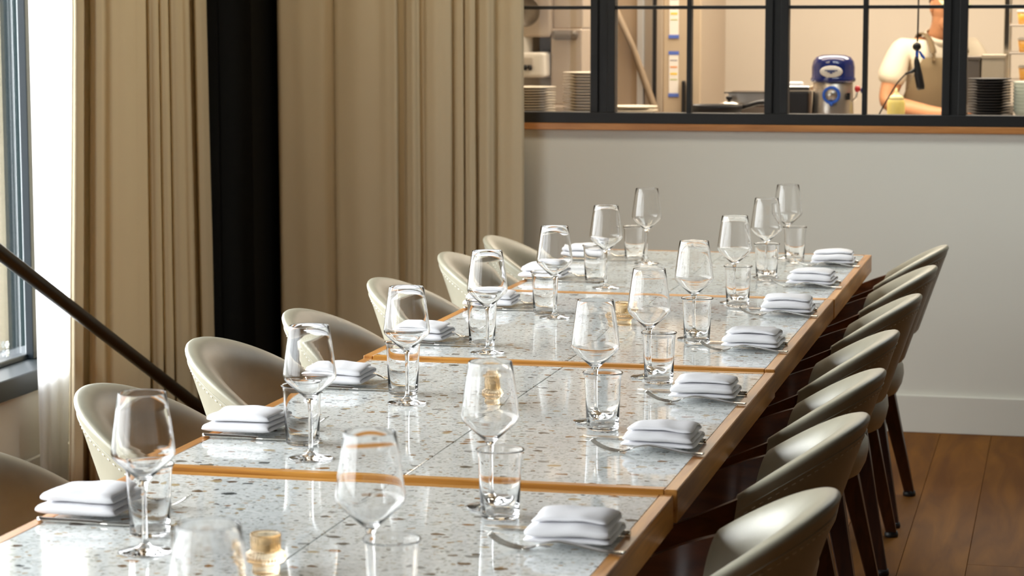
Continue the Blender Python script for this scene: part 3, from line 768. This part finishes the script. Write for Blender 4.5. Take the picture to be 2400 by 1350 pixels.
E_ = [('pel', 'sp1'), ('sp1', 'sp2'), ('sp2', 'ch'), ('ch', 'nk0'), ('nk0', 'nk1'), ('nk1', 'hd0'), ('hd0', 'hd1'), ('hd1', 'hd2'), ('ch', 'shR'), ('shR', 'elR'), ('elR', 'wrR'), ('wrR', 'haR'), ('ch', 'shL'), ('shL', 'elL'), ('elL', 'wrL'), ('wrL', 'haL'),
      ('pel', 'hiR'), ('hiR', 'knR'), ('knR', 'anR'), ('anR', 'toR'), ('pel', 'hiL'), ('hiL', 'knL'), ('knL', 'anL'), ('anL', 'toL')]
bm = bmesh.new()
mesh_join(bm, skin_mesh('body', [J[n] for n in names], [(idx[a], idx[b]) for a, b in E_], [RD[n] for n in names]))
# fingers
for s, hn in ((-1, 'haR'), (1, 'haL')):
    hx, hy, hz = J[hn]; wx, wy, wz = J['wrR' if s < 0 else 'wrL']
    d = Vector((hx-wx, hy-wy, 0)).normalized(); q = Vector((-d.y, d.x, 0))
    for k, ln in enumerate((0.060, 0.072, 0.068, 0.052)):
        b0 = Vector((hx, hy, hz)) + q*(0.027-0.018*k)
        c0 = [b0 - d*0.015, b0 + d*0.03, b0 + d*(0.03+ln*0.55) + Vector((0, 0, -0.008)), b0 + d*(0.03+ln*0.9) + Vector((0, 0, -0.026))]
        mesh_join(bm, skin_mesh('finger', [tuple(v) for v in c0], [(0, 1), (1, 2), (2, 3)], [0.0095, 0.0092, 0.0085, 0.007], 1))
    b0 = Vector((wx, wy, wz)) + d*0.03 - q*s*0.022
    c0 = [b0, b0 + d*0.035 - q*s*0.025, b0 + d*0.065 - q*s*0.022 + Vector((0, 0, -0.012))]
    mesh_join(bm, skin_mesh('thumb', [tuple(v) for v in c0], [(0, 1), (1, 2)], [0.012, 0.0105, 0.008], 1))
# face: head looks down a little
HM = Matrix.Translation((0.108, 0, 1.535)) @ Matrix.Rotation(radians(12), 4, 'Y')
def ell(rx, ry, rz, c, M, n=14):
    b2 = bmesh.new(); bmesh.ops.create_uvsphere(b2, u_segments=n, v_segments=n//2+2, radius=1.0)
    merge(bm, b2, M @ Matrix.Translation(c) @ Matrix.Diagonal((rx, ry, rz, 1)))
ell(0.092, 0.074, 0.108, (0, 0, 0.0), HM, 24)
ell(0.062, 0.054, 0.055, (0.032, 0, -0.070), HM, 18)
ell(0.018, 0.013, 0.024, (0.097, 0, -0.012), HM)
ell(0.010, 0.022, 0.006, (0.086, 0, -0.055), HM)
ell(0.010, 0.022, 0.005, (0.083, 0, -0.066), HM)
for s in (-1, 1):
    ell(0.014, 0.007, 0.030, (-0.005, s*0.076, -0.010), HM)
    ell(0.020, 0.026, 0.008, (0.076, s*0.032, 0.030), HM)
body = from_bm('body', bm, M_skin, ck, True)
bm = bmesh.new()
for s in (-1, 1): ell(0.009, 0.013, 0.008, (0.082, s*0.032, 0.012), HM)
from_bm('eyes', bm, mat('eye_white', (0.7, 0.68, 0.64, 1), 0.2), body, True)
# hair
bm = bmesh.new(); b2 = bmesh.new(); bmesh.ops.create_uvsphere(b2, u_segments=20, v_segments=14, radius=1.0)
bmesh.ops.delete(b2, geom=[v for v in b2.verts if v.co.x > 0.30 or v.co.z < -0.02], context='VERTS')
merge(bm, b2, HM @ Matrix.Diagonal((0.098, 0.080, 0.113, 1)))
o = from_bm('hair', bm, M_hair, ck, True); o.modifiers.new('t', 'SOLIDIFY').thickness = 0.004
# cap
bm = bmesh.new(); b2 = bmesh.new(); bmesh.ops.create_uvsphere(b2, u_segments=24, v_segments=16, radius=1.0)
bmesh.ops.delete(b2, geom=[v for v in b2.verts if v.co.z < 0.22], context='VERTS')
merge(bm, b2, HM @ Matrix.Diagonal((0.106, 0.088, 0.122, 1)))
cp = from_bm('cap', bm, M_cap, ck, True); cp.modifiers.new('t', 'SOLIDIFY').thickness = 0.004
bm = bmesh.new(); a = []
for k in range(13):
    t = -1.1+2.2*k/12; a.append((bm.verts.new(HM @ Vector((0.098*cos(t), 0.084*sin(t), 0.032))), bm.verts.new(HM @ Vector((0.098*cos(t)+0.062*cos(t*0.9), 0.086*sin(t), 0.018)))))
for p, q in zip(a, a[1:]): bm.faces.new([p[0], p[1], q[1], q[0]])
o = from_bm('brim', bm, M_cap, cp, True); o.modifiers.new('t', 'SOLIDIFY').thickness = 0.004
bm = bmesh.new(); add_box(bm, -0.003, 0.003, -0.010, 0.010, -0.010, 0.010, 0.002)
o = from_bm('red_patch', bm, mat('red_cloth', (0.6, 0.06, 0.03, 1), 0.8), cp); o.location = HM @ Vector((0.035, -0.080, 0.058)); o.rotation_euler = (0.3, 0.2, -1.2)
# t-shirt
SV = {'h': ((-0.015, 0, 0.93), (0.165, 0.125)), 'a': ((-0.01, 0, 1.03), (0.155, 0.122)), 'b': ((0.0, 0, 1.14), (0.158, 0.126)), 'c': ((0.015, 0, 1.26), (0.172, 0.130)), 'n': ((0.034, 0, 1.365), (0.085, 0.078)),
      'r': ((0.02, -0.185, 1.338), 0.073), 'r2': ((0.02, -0.222, 1.235), 0.072), 'r3': ((0.02, -0.248, 1.150), 0.077), 'l': ((0.02, 0.185, 1.338), 0.073), 'l2': ((0.035, 0.215, 1.24), 0.072), 'l3': ((0.045, 0.24, 1.155), 0.077)}
sn = list(SV); si = {n: i for i, n in enumerate(sn)}
bm = bmesh.new()
mesh_join(bm, skin_mesh('t_shirt', [SV[n][0] for n in sn], [(si[a], si[b]) for a, b in (('h', 'a'), ('a', 'b'), ('b', 'c'), ('c', 'n'), ('c', 'r'), ('r', 'r2'), ('r2', 'r3'), ('c', 'l'), ('l', 'l2'), ('l2', 'l3'))], [SV[n][1] for n in sn]))
ts = from_bm('t_shirt', bm, M_shirt, ck, True)
lathe('collar', [(0.073, 0.0), (0.078, 0.012), (0.074, 0.026), (0.070, 0.026), (0.072, 0.012)], M_shirt, ts, 28, M=Matrix.Translation((0.048, 0, 1.372)) @ Matrix.Rotation(radians(24), 4, 'Y'), cap0=False, cap1=False)
# apron: front shell + straps
bm = bmesh.new(); rows_ = []
for j in range(15):
    z = 0.52+ (1.29-0.52)*j/14
    wth = 1.45 if z < 1.08 else 1.45-0.75*(z-1.08)/0.21
    rx = 0.172 if z < 1.0 else 0.172-0.02*(z-1.0)/0.3
    row = []
    for k in range(17):
        t = -wth+2*wth*k/16
        row.append(bm.verts.new((0.0+rx*cos(t)*0.92 + (0.01 if z > 1.1 else 0), 0.190*sin(t), z)))
    rows_.append(row)
for p, q in zip(rows_, rows_[1:]):
    for k in range(16): bm.faces.new([p[k], p[k+1], q[k+1], q[k]])
ap = from_bm('apron', bm, M_apron, ck, True); ap.modifiers.new('t', 'SOLIDIFY').thickness = 0.004
for s in (-1, 1):
    tube('strap', spline([(0.150, s*0.085, 1.27), (0.138, s*0.085, 1.325), (0.085, s*0.085, 1.385), (0.0, s*0.083, 1.395), (-0.09, s*0.06, 1.30)], 5), 0, M_apron, ap, 8, flat=[(0.016, 0.004)]*21)
tube('waist_tie', [(0.19*cos(t)*0.86-0.01, 0.188*sin(t), 1.0) for t in [k*2*pi/24 for k in range(25)]], 0, M_apron, ap, 6, flat=[(0.003, 0.012)]*25)
# trousers and shoes
TV = [(-0.02, 0, 0.92), (-0.02, 0, 0.86), (-0.02, -0.09, 0.80), (0.01, -0.10, 0.46), (-0.015, -0.10, 0.12), (-0.02, 0.09, 0.80), (0.01, 0.10, 0.46), (-0.015, 0.10, 0.12)]
bm = bmesh.new(); mesh_join(bm, skin_mesh('trousers', TV, [(0, 1), (1, 2), (2, 3), (3, 4), (1, 5), (5, 6), (6, 7)], [(0.16, 0.122), (0.158, 0.122), 0.105, 0.078, 0.066, 0.105, 0.078, 0.066]))
from_bm('trousers', bm, M_trous, ck, True)
for s in (-1, 1):
    bm = bmesh.new(); add_box(bm, -0.075, 0.185, s*0.105-0.048, s*0.105+0.048, 0.0, 0.085, 0.03, 3)
    from_bm('shoe', bm, M_dark, ck, True)

# ------------------------------------------------------------------ tables
TX0, TX1 = -1.4555, -0.5706
EW = 0.021
def table(label, y0, y1, zt, dx=0.0, group='terrazzo tables end to end'):
    xa, xb = TX0+dx, TX1+dx
    t = thing('dining_table', label, 'table', ((xa+xb)/2, (y0+y1)/2, 0), 0, group)
    w, l = (xb-xa)/2, (y1-y0)/2
    ZE = zt-0.052
    for s in (-1, 1):
        a, b = (-w+EW, -0.0008) if s < 0 else (0.0008, w-EW)
        box('stone_slab', a, b, -l+EW+0.0006, l-EW-0.0006, zt-0.022, zt-0.0004, M_terr, t, 0.0008, 1)
    for s in (-1, 1):
        box('edge_board', s*w-(EW if s > 0 else 0), s*w+(EW if s < 0 else 0), -l, l, ZE, zt, M_oak, t, 0.0015, 1)
        box('edge_board', -w+EW, w-EW, s*l-(EW if s > 0 else 0), s*l+(EW if s < 0 else 0), ZE, zt, M_oakx, t, 0.0015, 1)
    box('sub_top', -w+EW, w-EW, -l+EW, l-EW, ZE+0.004, zt-0.0225, M_walnut, t)
    for s in (-1, 1):
        box('pedestal', -0.05, 0.05, s*(l-0.3)-0.05, s*(l-0.3)+0.05, 0.02, ZE+0.004, M_black, t, 0.004)
        box('foot', -0.33, 0.33, s*(l-0.3)-0.04, s*(l-0.3)+0.04, 0.0, 0.025, M_black, t, 0.004)
    return t
ZA, ZB, ZCc = 0.7435, 0.750, 0.755
table('terrazzo table with oak edge nearest the camera, cut off by the bottom of the photo', 2.03, 3.434, ZA, -0.005)
table('second terrazzo table from the camera, its raised front oak edge facing us', 3.4405, 4.654, ZB)
table('third terrazzo table from the camera, between the two thin oak cross strips', 4.6605, 5.878, ZCc, -0.002)
table('farthest terrazzo table, ending before the grey back wall', 5.8805, 7.02, ZCc)
def ztop(y): return ZA if y < 3.437 else (ZB if y < 4.657 else ZCc)

# ------------------------------------------------------------------ chairs
def make_chair(label, group):
    t = thing('dining_chair', label, 'chair', (0, 0, 0), 0, group)
    ZR, SL = 0.806, 0.56
    RX, RY = 0.234, 0.240
    def band_pt(th, z, inset):
        # point of a horizontal section at angle th (0 = rear, -x side), height z, inset from the outer face
        rx = RX-0.34*(ZR-z)-inset; ry = RY-0.22*(ZR-z)-inset
        return Vector((-rx*cos(th), ry*sin(th), z))
    def ztop_(th): return ZR-SL*(RX-RX*cos(th))*(1.0)*0.99 + 0.0
    def zbot_(th): return 0.535 + 0.02*(1-cos(th))
    TH = 0.058; N = 48; TM = radians(79)
    bm = bmesh.new(); loops = []
    for i in range(N+1):
        th = -TM+2*TM*i/N
        zt, zb = ztop_(th), zbot_(th)
        e = abs(th)/TM
        sec = []
        r = TH/2
        # the leather ends lean forward a little towards the bottom
        def P(z, ins):
            k = (zt-z)/max(0.01, zt-zb)
            return band_pt(th*(1+0.07*k*e*e), z, ins)
        ro, hi = 0.011, 0.062
        for k in range(7): sec.append(P(zb+r*0.6+(zt-ro-zb-r*0.6)*k/6, 0.0))
        for k in range(1, 4): a = pi/2*k/4; sec.append(P(zt-ro+ro*sin(a), ro-ro*cos(a)))
        for k in range(0, 9): a = pi/2*k/8; sec.append(P(zt-hi+hi*cos(a), ro+(TH-ro)*sin(a)))
        for k in range(1, 5): sec.append(P(zt-hi-(zt-hi-zb-r*0.6)*k/4, TH))
        for k in range(1, 6): a = pi*k/6; sec.append(P(zb+r*0.6-r*0.6*sin(a), r+r*cos(a)))
        loops.append([bm.verts.new(p) for p in sec])
    m = len(loops[0])
    for a, b in zip(loops, loops[1:]):
        for k in range(m): bm.faces.new([a[k], a[(k+1) % m], b[(k+1) % m], b[k]])
    bm.faces.new(loops[0]); bm.faces.new(loops[-1][::-1])
    bk = ushade(from_bm('backrest', bm, M_leather, t), 50)
    # seam line and stitches just below the rim on the outer face
    bm = bmesh.new()
    add_tube(bm, [band_pt(-TM+2*TM*i/60, ztop_(-TM+2*TM*i/60)-0.027, -0.0003) for i in range(61)], 0.0013, 6)
    from_bm('seam', bm, mat('seam_thread', (0.40, 0.39, 0.32, 1), 0.6) if 'seam_thread' not in bpy.data.materials else bpy.data.materials['seam_thread'], bk, True)
    bm = bmesh.new()
    n = 84
    for i in range(n):
        if i % 2: continue
        th0 = -TM*0.985+2*TM*0.985*i/n; th1 = -TM*0.985+2*TM*0.985*(i+0.9)/n
        add_tube(bm, [band_pt(th0, ztop_(th0)-0.037, -0.0004), band_pt(th1, ztop_(th1)-0.037, -0.0002)], 0.0010, 5)
    o = from_bm('stitching', bm, M_stitch, bk, True); o['kind'] = 'stuff'
    # seat
    bm = bmesh.new(); rings = []
    prof = [(0.0, 0.352), (0.60, 0.352), (0.80, 0.355), (0.90, 0.364), (0.965, 0.385), (1.0, 0.412), (0.985, 0.438), (0.93, 0.452), (0.7, 0.460), (0.0, 0.462)]
    NS = 40
    for (f, z) in prof:
        ring = []
        for k in range(NS):
            a = 2*pi*k/NS
            ca, sa = cos(a), sin(a)
            ex = 2.6
            r = 1.0/((abs(ca)**ex+abs(sa)**ex)**(1/ex))
            xx = r*ca; yy = r*sa
            lx = 0.235 if xx > 0 else 0.160
            ring.append(bm.verts.new((0.055+lx*xx*f, 0.205*yy*f*(1.0 if xx > 0 else 1-0.10*abs(xx)), z)) if f > 0 else None)
        if f == 0: ring = [bm.verts.new((0.055, 0, z))]
        rings.append(ring)
    for a, b in zip(rings, rings[1:]):
        for k in range(NS):
            k2 = (k+1) % NS
            if len(a) == 1: bm.faces.new([a[0], b[k], b[k2]])
            elif len(b) == 1: bm.faces.new([a[k], a[k2], b[0]])
            else: bm.faces.new([a[k], a[k2], b[k2], b[k]])
    from_bm('seat', bm, M_leather, t, True)
    # bent wooden arms running from the ends of the leather forward and down into the front legs
    for s in (-1, 1):
        bm = bmesh.new()
        th = TM*0.97
        a_t = band_pt(th, ztop_(th)-0.010, 0.017); a_b = band_pt(th, 0.555, 0.017)
        path = [(a_t, a_b), (Vector((0.02, 0.220, 0.672)), Vector((0.03, 0.200, 0.548))), (Vector((0.09, 0.218, 0.640)), Vector((0.075, 0.203, 0.520))),
                (Vector((0.150, 0.216, 0.598)), Vector((0.112, 0.205, 0.470))), (Vector((0.185, 0.214, 0.530)), Vector((0.135, 0.207, 0.40))), (Vector((0.200, 0.212, 0.44)), Vector((0.146, 0.208, 0.36)))]
        top = spline([p[0] for p in path], 5); bot = spline([p[1] for p in path], 5)
        prev = None
        for (p, q) in zip(top, bot):
            nrm = Vector((0, 1, 0))
            vs = [bm.verts.new(Vector((v.x, s*(v.y+d), v.z))) for v, d in ((p, 0.010), (p, -0.010), (q, -0.010), (q, 0.010))]
            if prev:
                for k in range(4): bm.faces.new([prev[k], prev[(k+1) % 4], vs[(k+1) % 4], vs[k]])
            else: bm.faces.new(vs[::-1])
            prev = vs
        bm.faces.new(prev)
        ushade(from_bm('armrest', bm, M_arm, t), 35)
        bm = bmesh.new(); add_taper(bm, (0.172, s*0.209, 0.40), (0.205, s*0.228, 0.012), 0.050, 0.030, 0.024, 0.022)
        bmesh.ops.bevel(bm, geom=bm.edges[:], offset=0.003, segments=1, affect='EDGES')
        lg = from_bm('leg', bm, M_walnut, t)
        lathe('glide', [(0.016, 0), (0.017, 0.004), (0.016, 0.013), (0, 0.013)], M_glide, lg, 16, M=Matrix.Translation((0.205, s*0.228, 0)))
        bm = bmesh.new(); add_taper(bm, (-0.030, s*0.150, 0.385), (-0.108, s*0.232, 0.012), 0.052, 0.030, 0.046, 0.028)
        bmesh.ops.bevel(bm, geom=bm.edges[:], offset=0.003, segments=1, affect='EDGES')
        lg = from_bm('leg', bm, M_walnut, t)
        lathe('glide', [(0.019, 0), (0.020, 0.006), (0.018, 0.016), (0, 0.016)], M_glide, lg, 16, M=Matrix.Translation((-0.108, s*0.232, 0)))
        # short arm strut carrying the back on the seat frame
        bm = bmesh.new(); add_taper(bm, (-0.02, s*0.185, 0.60), (0.01, s*0.165, 0.42), 0.034, 0.040, 0.014, 0.016)
        from_bm('back_strut', bm, M_walnut, t)
    box('seat_frame', -0.01, 0.22, -0.165, 0.165, 0.335, 0.3525, M_walnut, t, 0.004)
    return t
ORD = ['nearest', 'second', 'third', 'fourth', 'fifth', 'sixth', 'seventh']
def chlab(side, k, n):
    base = {'R': 'cream leather tub chair on the right of the table', 'L': 'cream leather tub chair on the left of the table'}[side]
    if side == 'L' and k == 0: return 'cream leather tub chair cut off by the left edge of the photo'
    if k == 0: return base + ', the one nearest the camera'
    if k == n-1: return base + ', the farthest, by the back wall'
    return base + ', ' + ORD[k] + ' from camera'
RY_ = [3.20, 3.86, 4.375, 4.93, 5.61, 6.27, 6.86]
LY_ = [3.22, 3.86, 4.485, 4.99, 5.645, 6.325, 6.85]
RJ = [0.03, 0.0, -0.02, 0.01, -0.015, 0.02, -0.03]
c0 = make_chair(chlab('R', 0, 7), 'chairs along the right side of the table')
RXo = [0.034, 0.02, 0.008, -0.006, 0.0, 0.0, 0.0]
c0.location = (-0.563+RXo[0], RY_[0], 0); c0.rotation_euler = (0, 0, pi+RJ[0])
for k in range(1, 7): dup(c0, (-0.563+RXo[k], RY_[k], 0), pi+RJ[k], chlab('R', k, 7), 'chairs along the right side of the table')
LXo = [0, 0, -0.035, 0.0, 0.0, 0, 0]
for k in range(7): dup(c0, (-1.514+LXo[k], LY_[k], 0), RJ[6-k]*0.8, chlab('L', k, 7), 'chairs along the left side of the table')

# ------------------------------------------------------------------ tableware
def wineglass(label, loc, group):
    t = thing('wine_glass', label, 'wine glass', loc, 0, group)
    outer = [(0.0, 0.0), (0.034, 0.0), (0.0365, 0.0008), (0.0372, 0.0018), (0.035, 0.0030), (0.020, 0.0050), (0.009, 0.0085), (0.0050, 0.014), (0.0038, 0.025), (0.0034, 0.05), (0.0034, 0.078), (0.0042, 0.092), (0.0068, 0.100),
             (0.013, 0.106), (0.025, 0.1165), (0.037, 0.1275), (0.0422, 0.1335), (0.0440, 0.139), (0.0436, 0.145), (0.0405, 0.170), (0.0362, 0.200), (0.0328, 0.2218), (0.0324, 0.2226)]
    inner = [(0.0318, 0.2224), (0.0317, 0.2216), (0.0351, 0.1998), (0.0394, 0.1698), (0.0425, 0.1448), (0.0428, 0.1394), (0.0412, 0.1345), (0.0362, 0.1288), (0.0243, 0.1180), (0.0115, 0.1080), (0.005, 0.1042), (0.0, 0.1035)]
    lathe('glass', outer+inner, M_glass, t, 56)
    return t
def tumbler(label, loc, group):
    t = thing('water_tumbler', label, 'tumbler', loc, 0, group)
    prof = [(0, 0.0), (0.0262, 0.0), (0.0280, 0.0018), (0.0286, 0.004), (0.0310, 0.06), (0.0325, 0.092), (0.0340, 0.0985), (0.0358, 0.1005), (0.0362, 0.1018), (0.0352, 0.1026), (0.0330, 0.1008), (0.0312, 0.094), (0.0294, 0.06), (0.0268, 0.0075), (0.024, 0.0060), (0, 0.0056)]
    lathe('glass', prof, M_tumb, t, 56)
    return t
RWg = [(-0.835, 2.14), (-0.830, 2.678), (-0.828, 3.280), (-0.814, 3.997), (-0.812, 4.53), (-0.807, 5.07), (-0.811, 5.744), (-0.806, 6.333), (-0.809, 6.855)]
RTb = [(-0.786, 2.622), (-0.801, 3.225), (-0.792, 3.945), (-0.786, 4.48), (-0.796, 5.030), (-0.796, 5.69), (-0.801, 6.30), (-0.797, 6.83)]
LWg = [(-1.221, 2.891), (-1.204, 3.554), (-1.202, 4.119), (-1.206, 4.754), (-1.192, 5.358), (-1.191, 5.986), (-1.195, 6.619)]
LTb = [(-1.257, 2.995), (-1.261, 3.68), (-1.240, 4.223), (-1.246, 4.864), (-1.236, 5.448), (-1.247, 6.12), (-1.246, 6.70)]
ORD9 = ['nearest', 'second', 'third', 'fourth', 'fifth', 'sixth', 'seventh', 'eighth', 'ninth']
def olab(thing_, side, k, n):
    if k == n-1: return '%s farthest from the camera in the %s row' % (thing_, side)
    if k == 0: return '%s nearest the camera in the %s row' % (thing_, side)
    return '%s, %s from the camera in the %s row' % (thing_, ORD9[k], side)
g0 = None
for side, arr in (('right', RWg), ('left', LWg)):
    for k, (x, y) in enumerate(arr):
        lab = olab('clear stemmed wine glass', side, k, len(arr)); grp = 'wine glasses in the %s row' % side
        loc = (x, y, ztop(y))
        if g0 is None: g0 = wineglass(lab, loc, grp)
        else: dup(g0, loc, k*0.7, lab, grp)
def clear(T, G):
    # a tumbler stands beside the foot of its wine glass, never on it
    out = []
    for (x, y) in T:
        gx, gy = min(G, key=lambda g: (g[0]-x)**2+(g[1]-y)**2)
        d = sqrt((x-gx)**2+(y-gy)**2); k = max(1.0, 0.0675/d)
        out.append((gx+(x-gx)*k, gy+(y-gy)*k))
    return out
g0 = None
for side, arr in (('right', clear(RTb, RWg)), ('left', clear(LTb, LWg))):
    for k, (x, y) in enumerate(arr):
        lab = olab('clear water tumbler', side, k, len(arr)); grp = 'water tumblers in the %s row' % side
        loc = (x, y, ztop(y))
        if g0 is None: g0 = tumbler(lab, loc, grp)
        else: dup(g0, loc, k*0.9, lab, grp)

def napkin(name, seed, lx=0.130, wy=0.120, spread=1.0):
    """one cloth folded over and over: zigzag section in y-z, extruded along x"""
    r = random.Random(seed)
    th = 0.0074*(0.95+0.15*r.random()); nl = 4
    # centre line of the folded sheet in (y,z)
    cl_ = []
    for L in range(nl):
        z = th*(L+0.5)*1.05
        ya, yb = -wy/2+0.0065*L+r.uniform(0, .004), wy/2-0.0055*L-r.uniform(0, .006)
        if L % 2 == 0: seq = [ya+(yb-ya)*q/7 for q in range(8)]
        else: seq = [yb+(ya-yb)*q/7 for q in range(8)]
        for y in seq: cl_.append((y, z))
        if L < nl-1:
            ye = seq[-1]; sg = 1 if L % 2 == 0 else -1
            for a in (-45, 0, 45): cl_.append((ye+sg*th*0.62*cos(radians(a)), z+th*0.525+th*0.525*sin(radians(a))))
    n = len(cl_); nx = 16
    bm = bmesh.new(); loops = []
    for i in range(nx+1):
        f = i/nx; x = -lx/2+lx*f
        e = min(1.0, min(f, 1-f)*9)
        up, dn = [], []
        for j, (y, z) in enumerate(cl_):
            a = cl_[max(0, j-1)]; b = cl_[min(n-1, j+1)]
            t = Vector((b[0]-a[0], b[1]-a[1])).normalized(); nm = Vector((-t.y, t.x))
            h = th*0.46*(0.25+0.75*sqrt(max(0, e)))
            wav = 0.0016*noise.noise(Vector((x*26+seed*3, y*22, z*60)))+0.0022*noise.noise(Vector((x*11+seed, y*14, seed)))
            zf = z/(th*nl)
            xx = x*(1.0-0.15*zf*spread+0.035*noise.noise(Vector((y*30, z*200, seed*2.0))))
            zz = z + wav*(0.4+zf) + 0.004*zf*(1-(2*f-1)**2)
            up.append(Vector((xx, y+nm.x*h, max(0.0006, zz+nm.y*h)))); dn.append(Vector((xx, y-nm.x*h, max(0.0003, zz-nm.y*h))))
        loops.append([bm.verts.new(p) for p in up+dn[::-1]])
    m = 2*n
    for a, b in zip(loops, loops[1:]):
        for k in range(m): bm.faces.new([a[k], a[(k+1) % m], b[(k+1) % m], b[k]])
    for lp, rv in ((loops[0], False), (loops[-1], True)):
        for k in range(n-1):
            q = [lp[k], lp[k+1], lp[m-2-k], lp[m-1-k]]
            bm.faces.new(q[::-1] if rv else q)
    o = from_bm(name, bm, M_napkin, None, True)
    s = o.modifiers.new('soft', 'SUBSURF'); s.levels = 1; s.render_levels = 1
    return o

def fork_mesh():
    """fork lying tines up: handle end at x=0, tines towards -x; arched like the photo"""
    bm = bmesh.new()
    path = spline([(0.0, 0, 0.0045), (-0.03, 0, 0.0055), (-0.07, 0, 0.012), (-0.095, 0, 0.0145), (-0.115, 0, 0.0105), (-0.130, 0, 0.0045), (-0.142, 0, 0.0026)], 5)
    n = len(path); fl_ = []
    for i in range(n):
        f = i/(n-1)
        w = 0.0088*(1-f)**1.0*0.9+0.0030 if f < 0.75 else 0.0032+0.0085*(f-0.75)/0.25
        fl_.append((w, 0.0015))
    add_tube(bm, path, 0, 10, fl_)
    for k in range(4):
        y = (-1.5+k)*0.0062
        pp = spline([(-0.139, y*0.85, 0.0026), (-0.152, y, 0.0030), (-0.168, y, 0.0065), (-0.182, y, 0.0130), (-0.192, y*0.95, 0.0205)], 4)
        add_tube(bm, pp, 0, 6, [(0.0018 - 0.0009*i/len(pp), 0.0011) for i in range(len(pp))])
    return bm
def knife_mesh():
    bm = bmesh.new()
    path = spline([(0.0, 0, 0.0045), (-0.02, 0, 0.0045), (-0.08, 0, 0.0042), (-0.10, 0, 0.0035)], 4)
    n = len(path)
    add_tube(bm, path, 0, 10, [((0.0060 if 0 < i < n-1 else 0.0042)-0.001*i/n, 0.0042-0.0014*i/n) for i in range(n)])
    return bm
def blade_mesh():
    bm = bmesh.new()
    xs = [-0.098, -0.11, -0.15, -0.19, -0.208, -0.216]
    up = [0.004, 0.006, 0.0065, 0.0065, 0.005, 0.0015]; dn = [0.004, 0.0085, 0.010, 0.0095, 0.006, 0.0005]
    a = []
    for x, u, d in zip(xs, up, dn):
        a.append([bm.verts.new((x, u, 0.0042)), bm.verts.new((x, u, 0.0024)), bm.verts.new((x, -d, 0.0030)), bm.verts.new((x, -d, 0.0036))])
    for p, q in zip(a, a[1:]):
        for k in range(4): bm.faces.new([p[k], p[(k+1) % 4], q[(k+1) % 4], q[k]])
    bm.faces.new(a[0]); bm.faces.new(a[-1][::-1])
    return bm
fk0 = thing('fork', '', 'fork'); from_bm('fork_body', fork_mesh(), M_steel, fk0, True)
kn0 = thing('knife', '', 'knife'); from_bm('handle', knife_mesh(), M_steel, kn0, True); from_bm('blade', blade_mesh(), M_steel, kn0)
NR = [3.090, 3.790, 4.305, 4.964, 5.572, 6.182, 6.721]
NL = [3.105, 3.765, 4.315, 4.910, 5.541, 6.177, 6.734]
used_f = used_k = False
for side, arr in (('right', NR), ('left', NL)):
    n = len(arr)
    for k, y in enumerate(arr):
        z = ztop(y-0.1); s = 1 if side == 'right' else -1
        where = 'of the right row' if s > 0 else 'of the left row'
        nm = napkin('napkin', 11+k*3+(0 if s > 0 else 100))
        xc = -0.658 if s > 0 else -1.396
        nm.location = (xc + (0.004*sin(k*2.1)), y, z+0.0075)
        nm.rotation_euler = (0.0, 0.0, (0.05*sin(k*3.3)) + (0 if s > 0 else pi))
        st = ['smooth', 'loosely folded', 'neat', 'soft', 'puffy', 'flat', 'creased']
        tag(nm, olab('folded white cloth napkin', side, k, n), 'napkin', 'folded napkins in the %s row' % side)
        # fork at the diner's left, knife at the diner's right
        fy = y-0.070*s; ky = y+0.050*s
        fx = (-0.574 if s > 0 else -1.457)
        rot = 0.0 if s > 0 else pi
        if not used_f: fo = fk0; used_f = True; fo.location = (fx, fy, z); fo.rotation_euler = (0, 0, -0.04)
        else: fo = dup(fk0, (fx, fy, z), rot-0.04, '')
        tag(fo, olab('steel fork beside its napkin', side, k, n), 'fork', 'forks in the %s row' % side)
        kx = -0.588 if s > 0 else -1.447
        if s < 0: ky = y-0.074
        if not used_k: ko = kn0; used_k = True; ko.location = (kx, ky, z); ko.rotation_euler = (0, 0, -0.03)
        else: ko = dup(kn0, (kx, ky, z), rot+(-0.03 if s > 0 else 0.03), '')
        tag(ko, olab('steel table knife under its napkin', side, k, n), 'knife', 'knives in the %s row' % side)

# ribbed amber candle holders on the middle line
def votive(label, loc):
    t = thing('candle_holder', label, 'candle holder', loc, 0, 'amber candle holders')
    rib = lambda a, z: 1.0+0.028*cos(a*36)
    prof = [(0.0, 0.0), (0.0165, 0.0), (0.0178, 0.002), (0.0174, 0.010), (0.0172, 0.0135), (0.0235, 0.0165), (0.0266, 0.0205), (0.0268, 0.0240), (0.0250, 0.0280), (0.0205, 0.0310), (0.0198, 0.034), (0.0204, 0.0520), (0.0197, 0.0540), (0.0186, 0.0532), (0.0178, 0.050), (0.0172, 0.032), (0.0150, 0.0280), (0, 0.027)]
    lathe('holder', prof, M_amber, t, 144, rfun=lambda a, z: rib(a, z) if z < 0.0325 else 1.0+0.014*cos(a*36))
    lathe('tealight', [(0, 0.0275), (0.0135, 0.0275), (0.0138, 0.029), (0.0138, 0.0395), (0.0130, 0.040), (0, 0.0392)], M_wax, t, 28)
    return t
v0 = votive('ribbed amber glass candle holder nearest the camera, in the middle of the table', (-1.018, 2.815, ZA))
dup(v0, (-1.040, 4.142, ZB), 0.4, 'ribbed amber glass candle holder seen through the third wine glass of the right row')
dup(v0, (-1.006, 5.275, ZCc), 0.9, 'ribbed amber glass candle holder farthest from the camera')
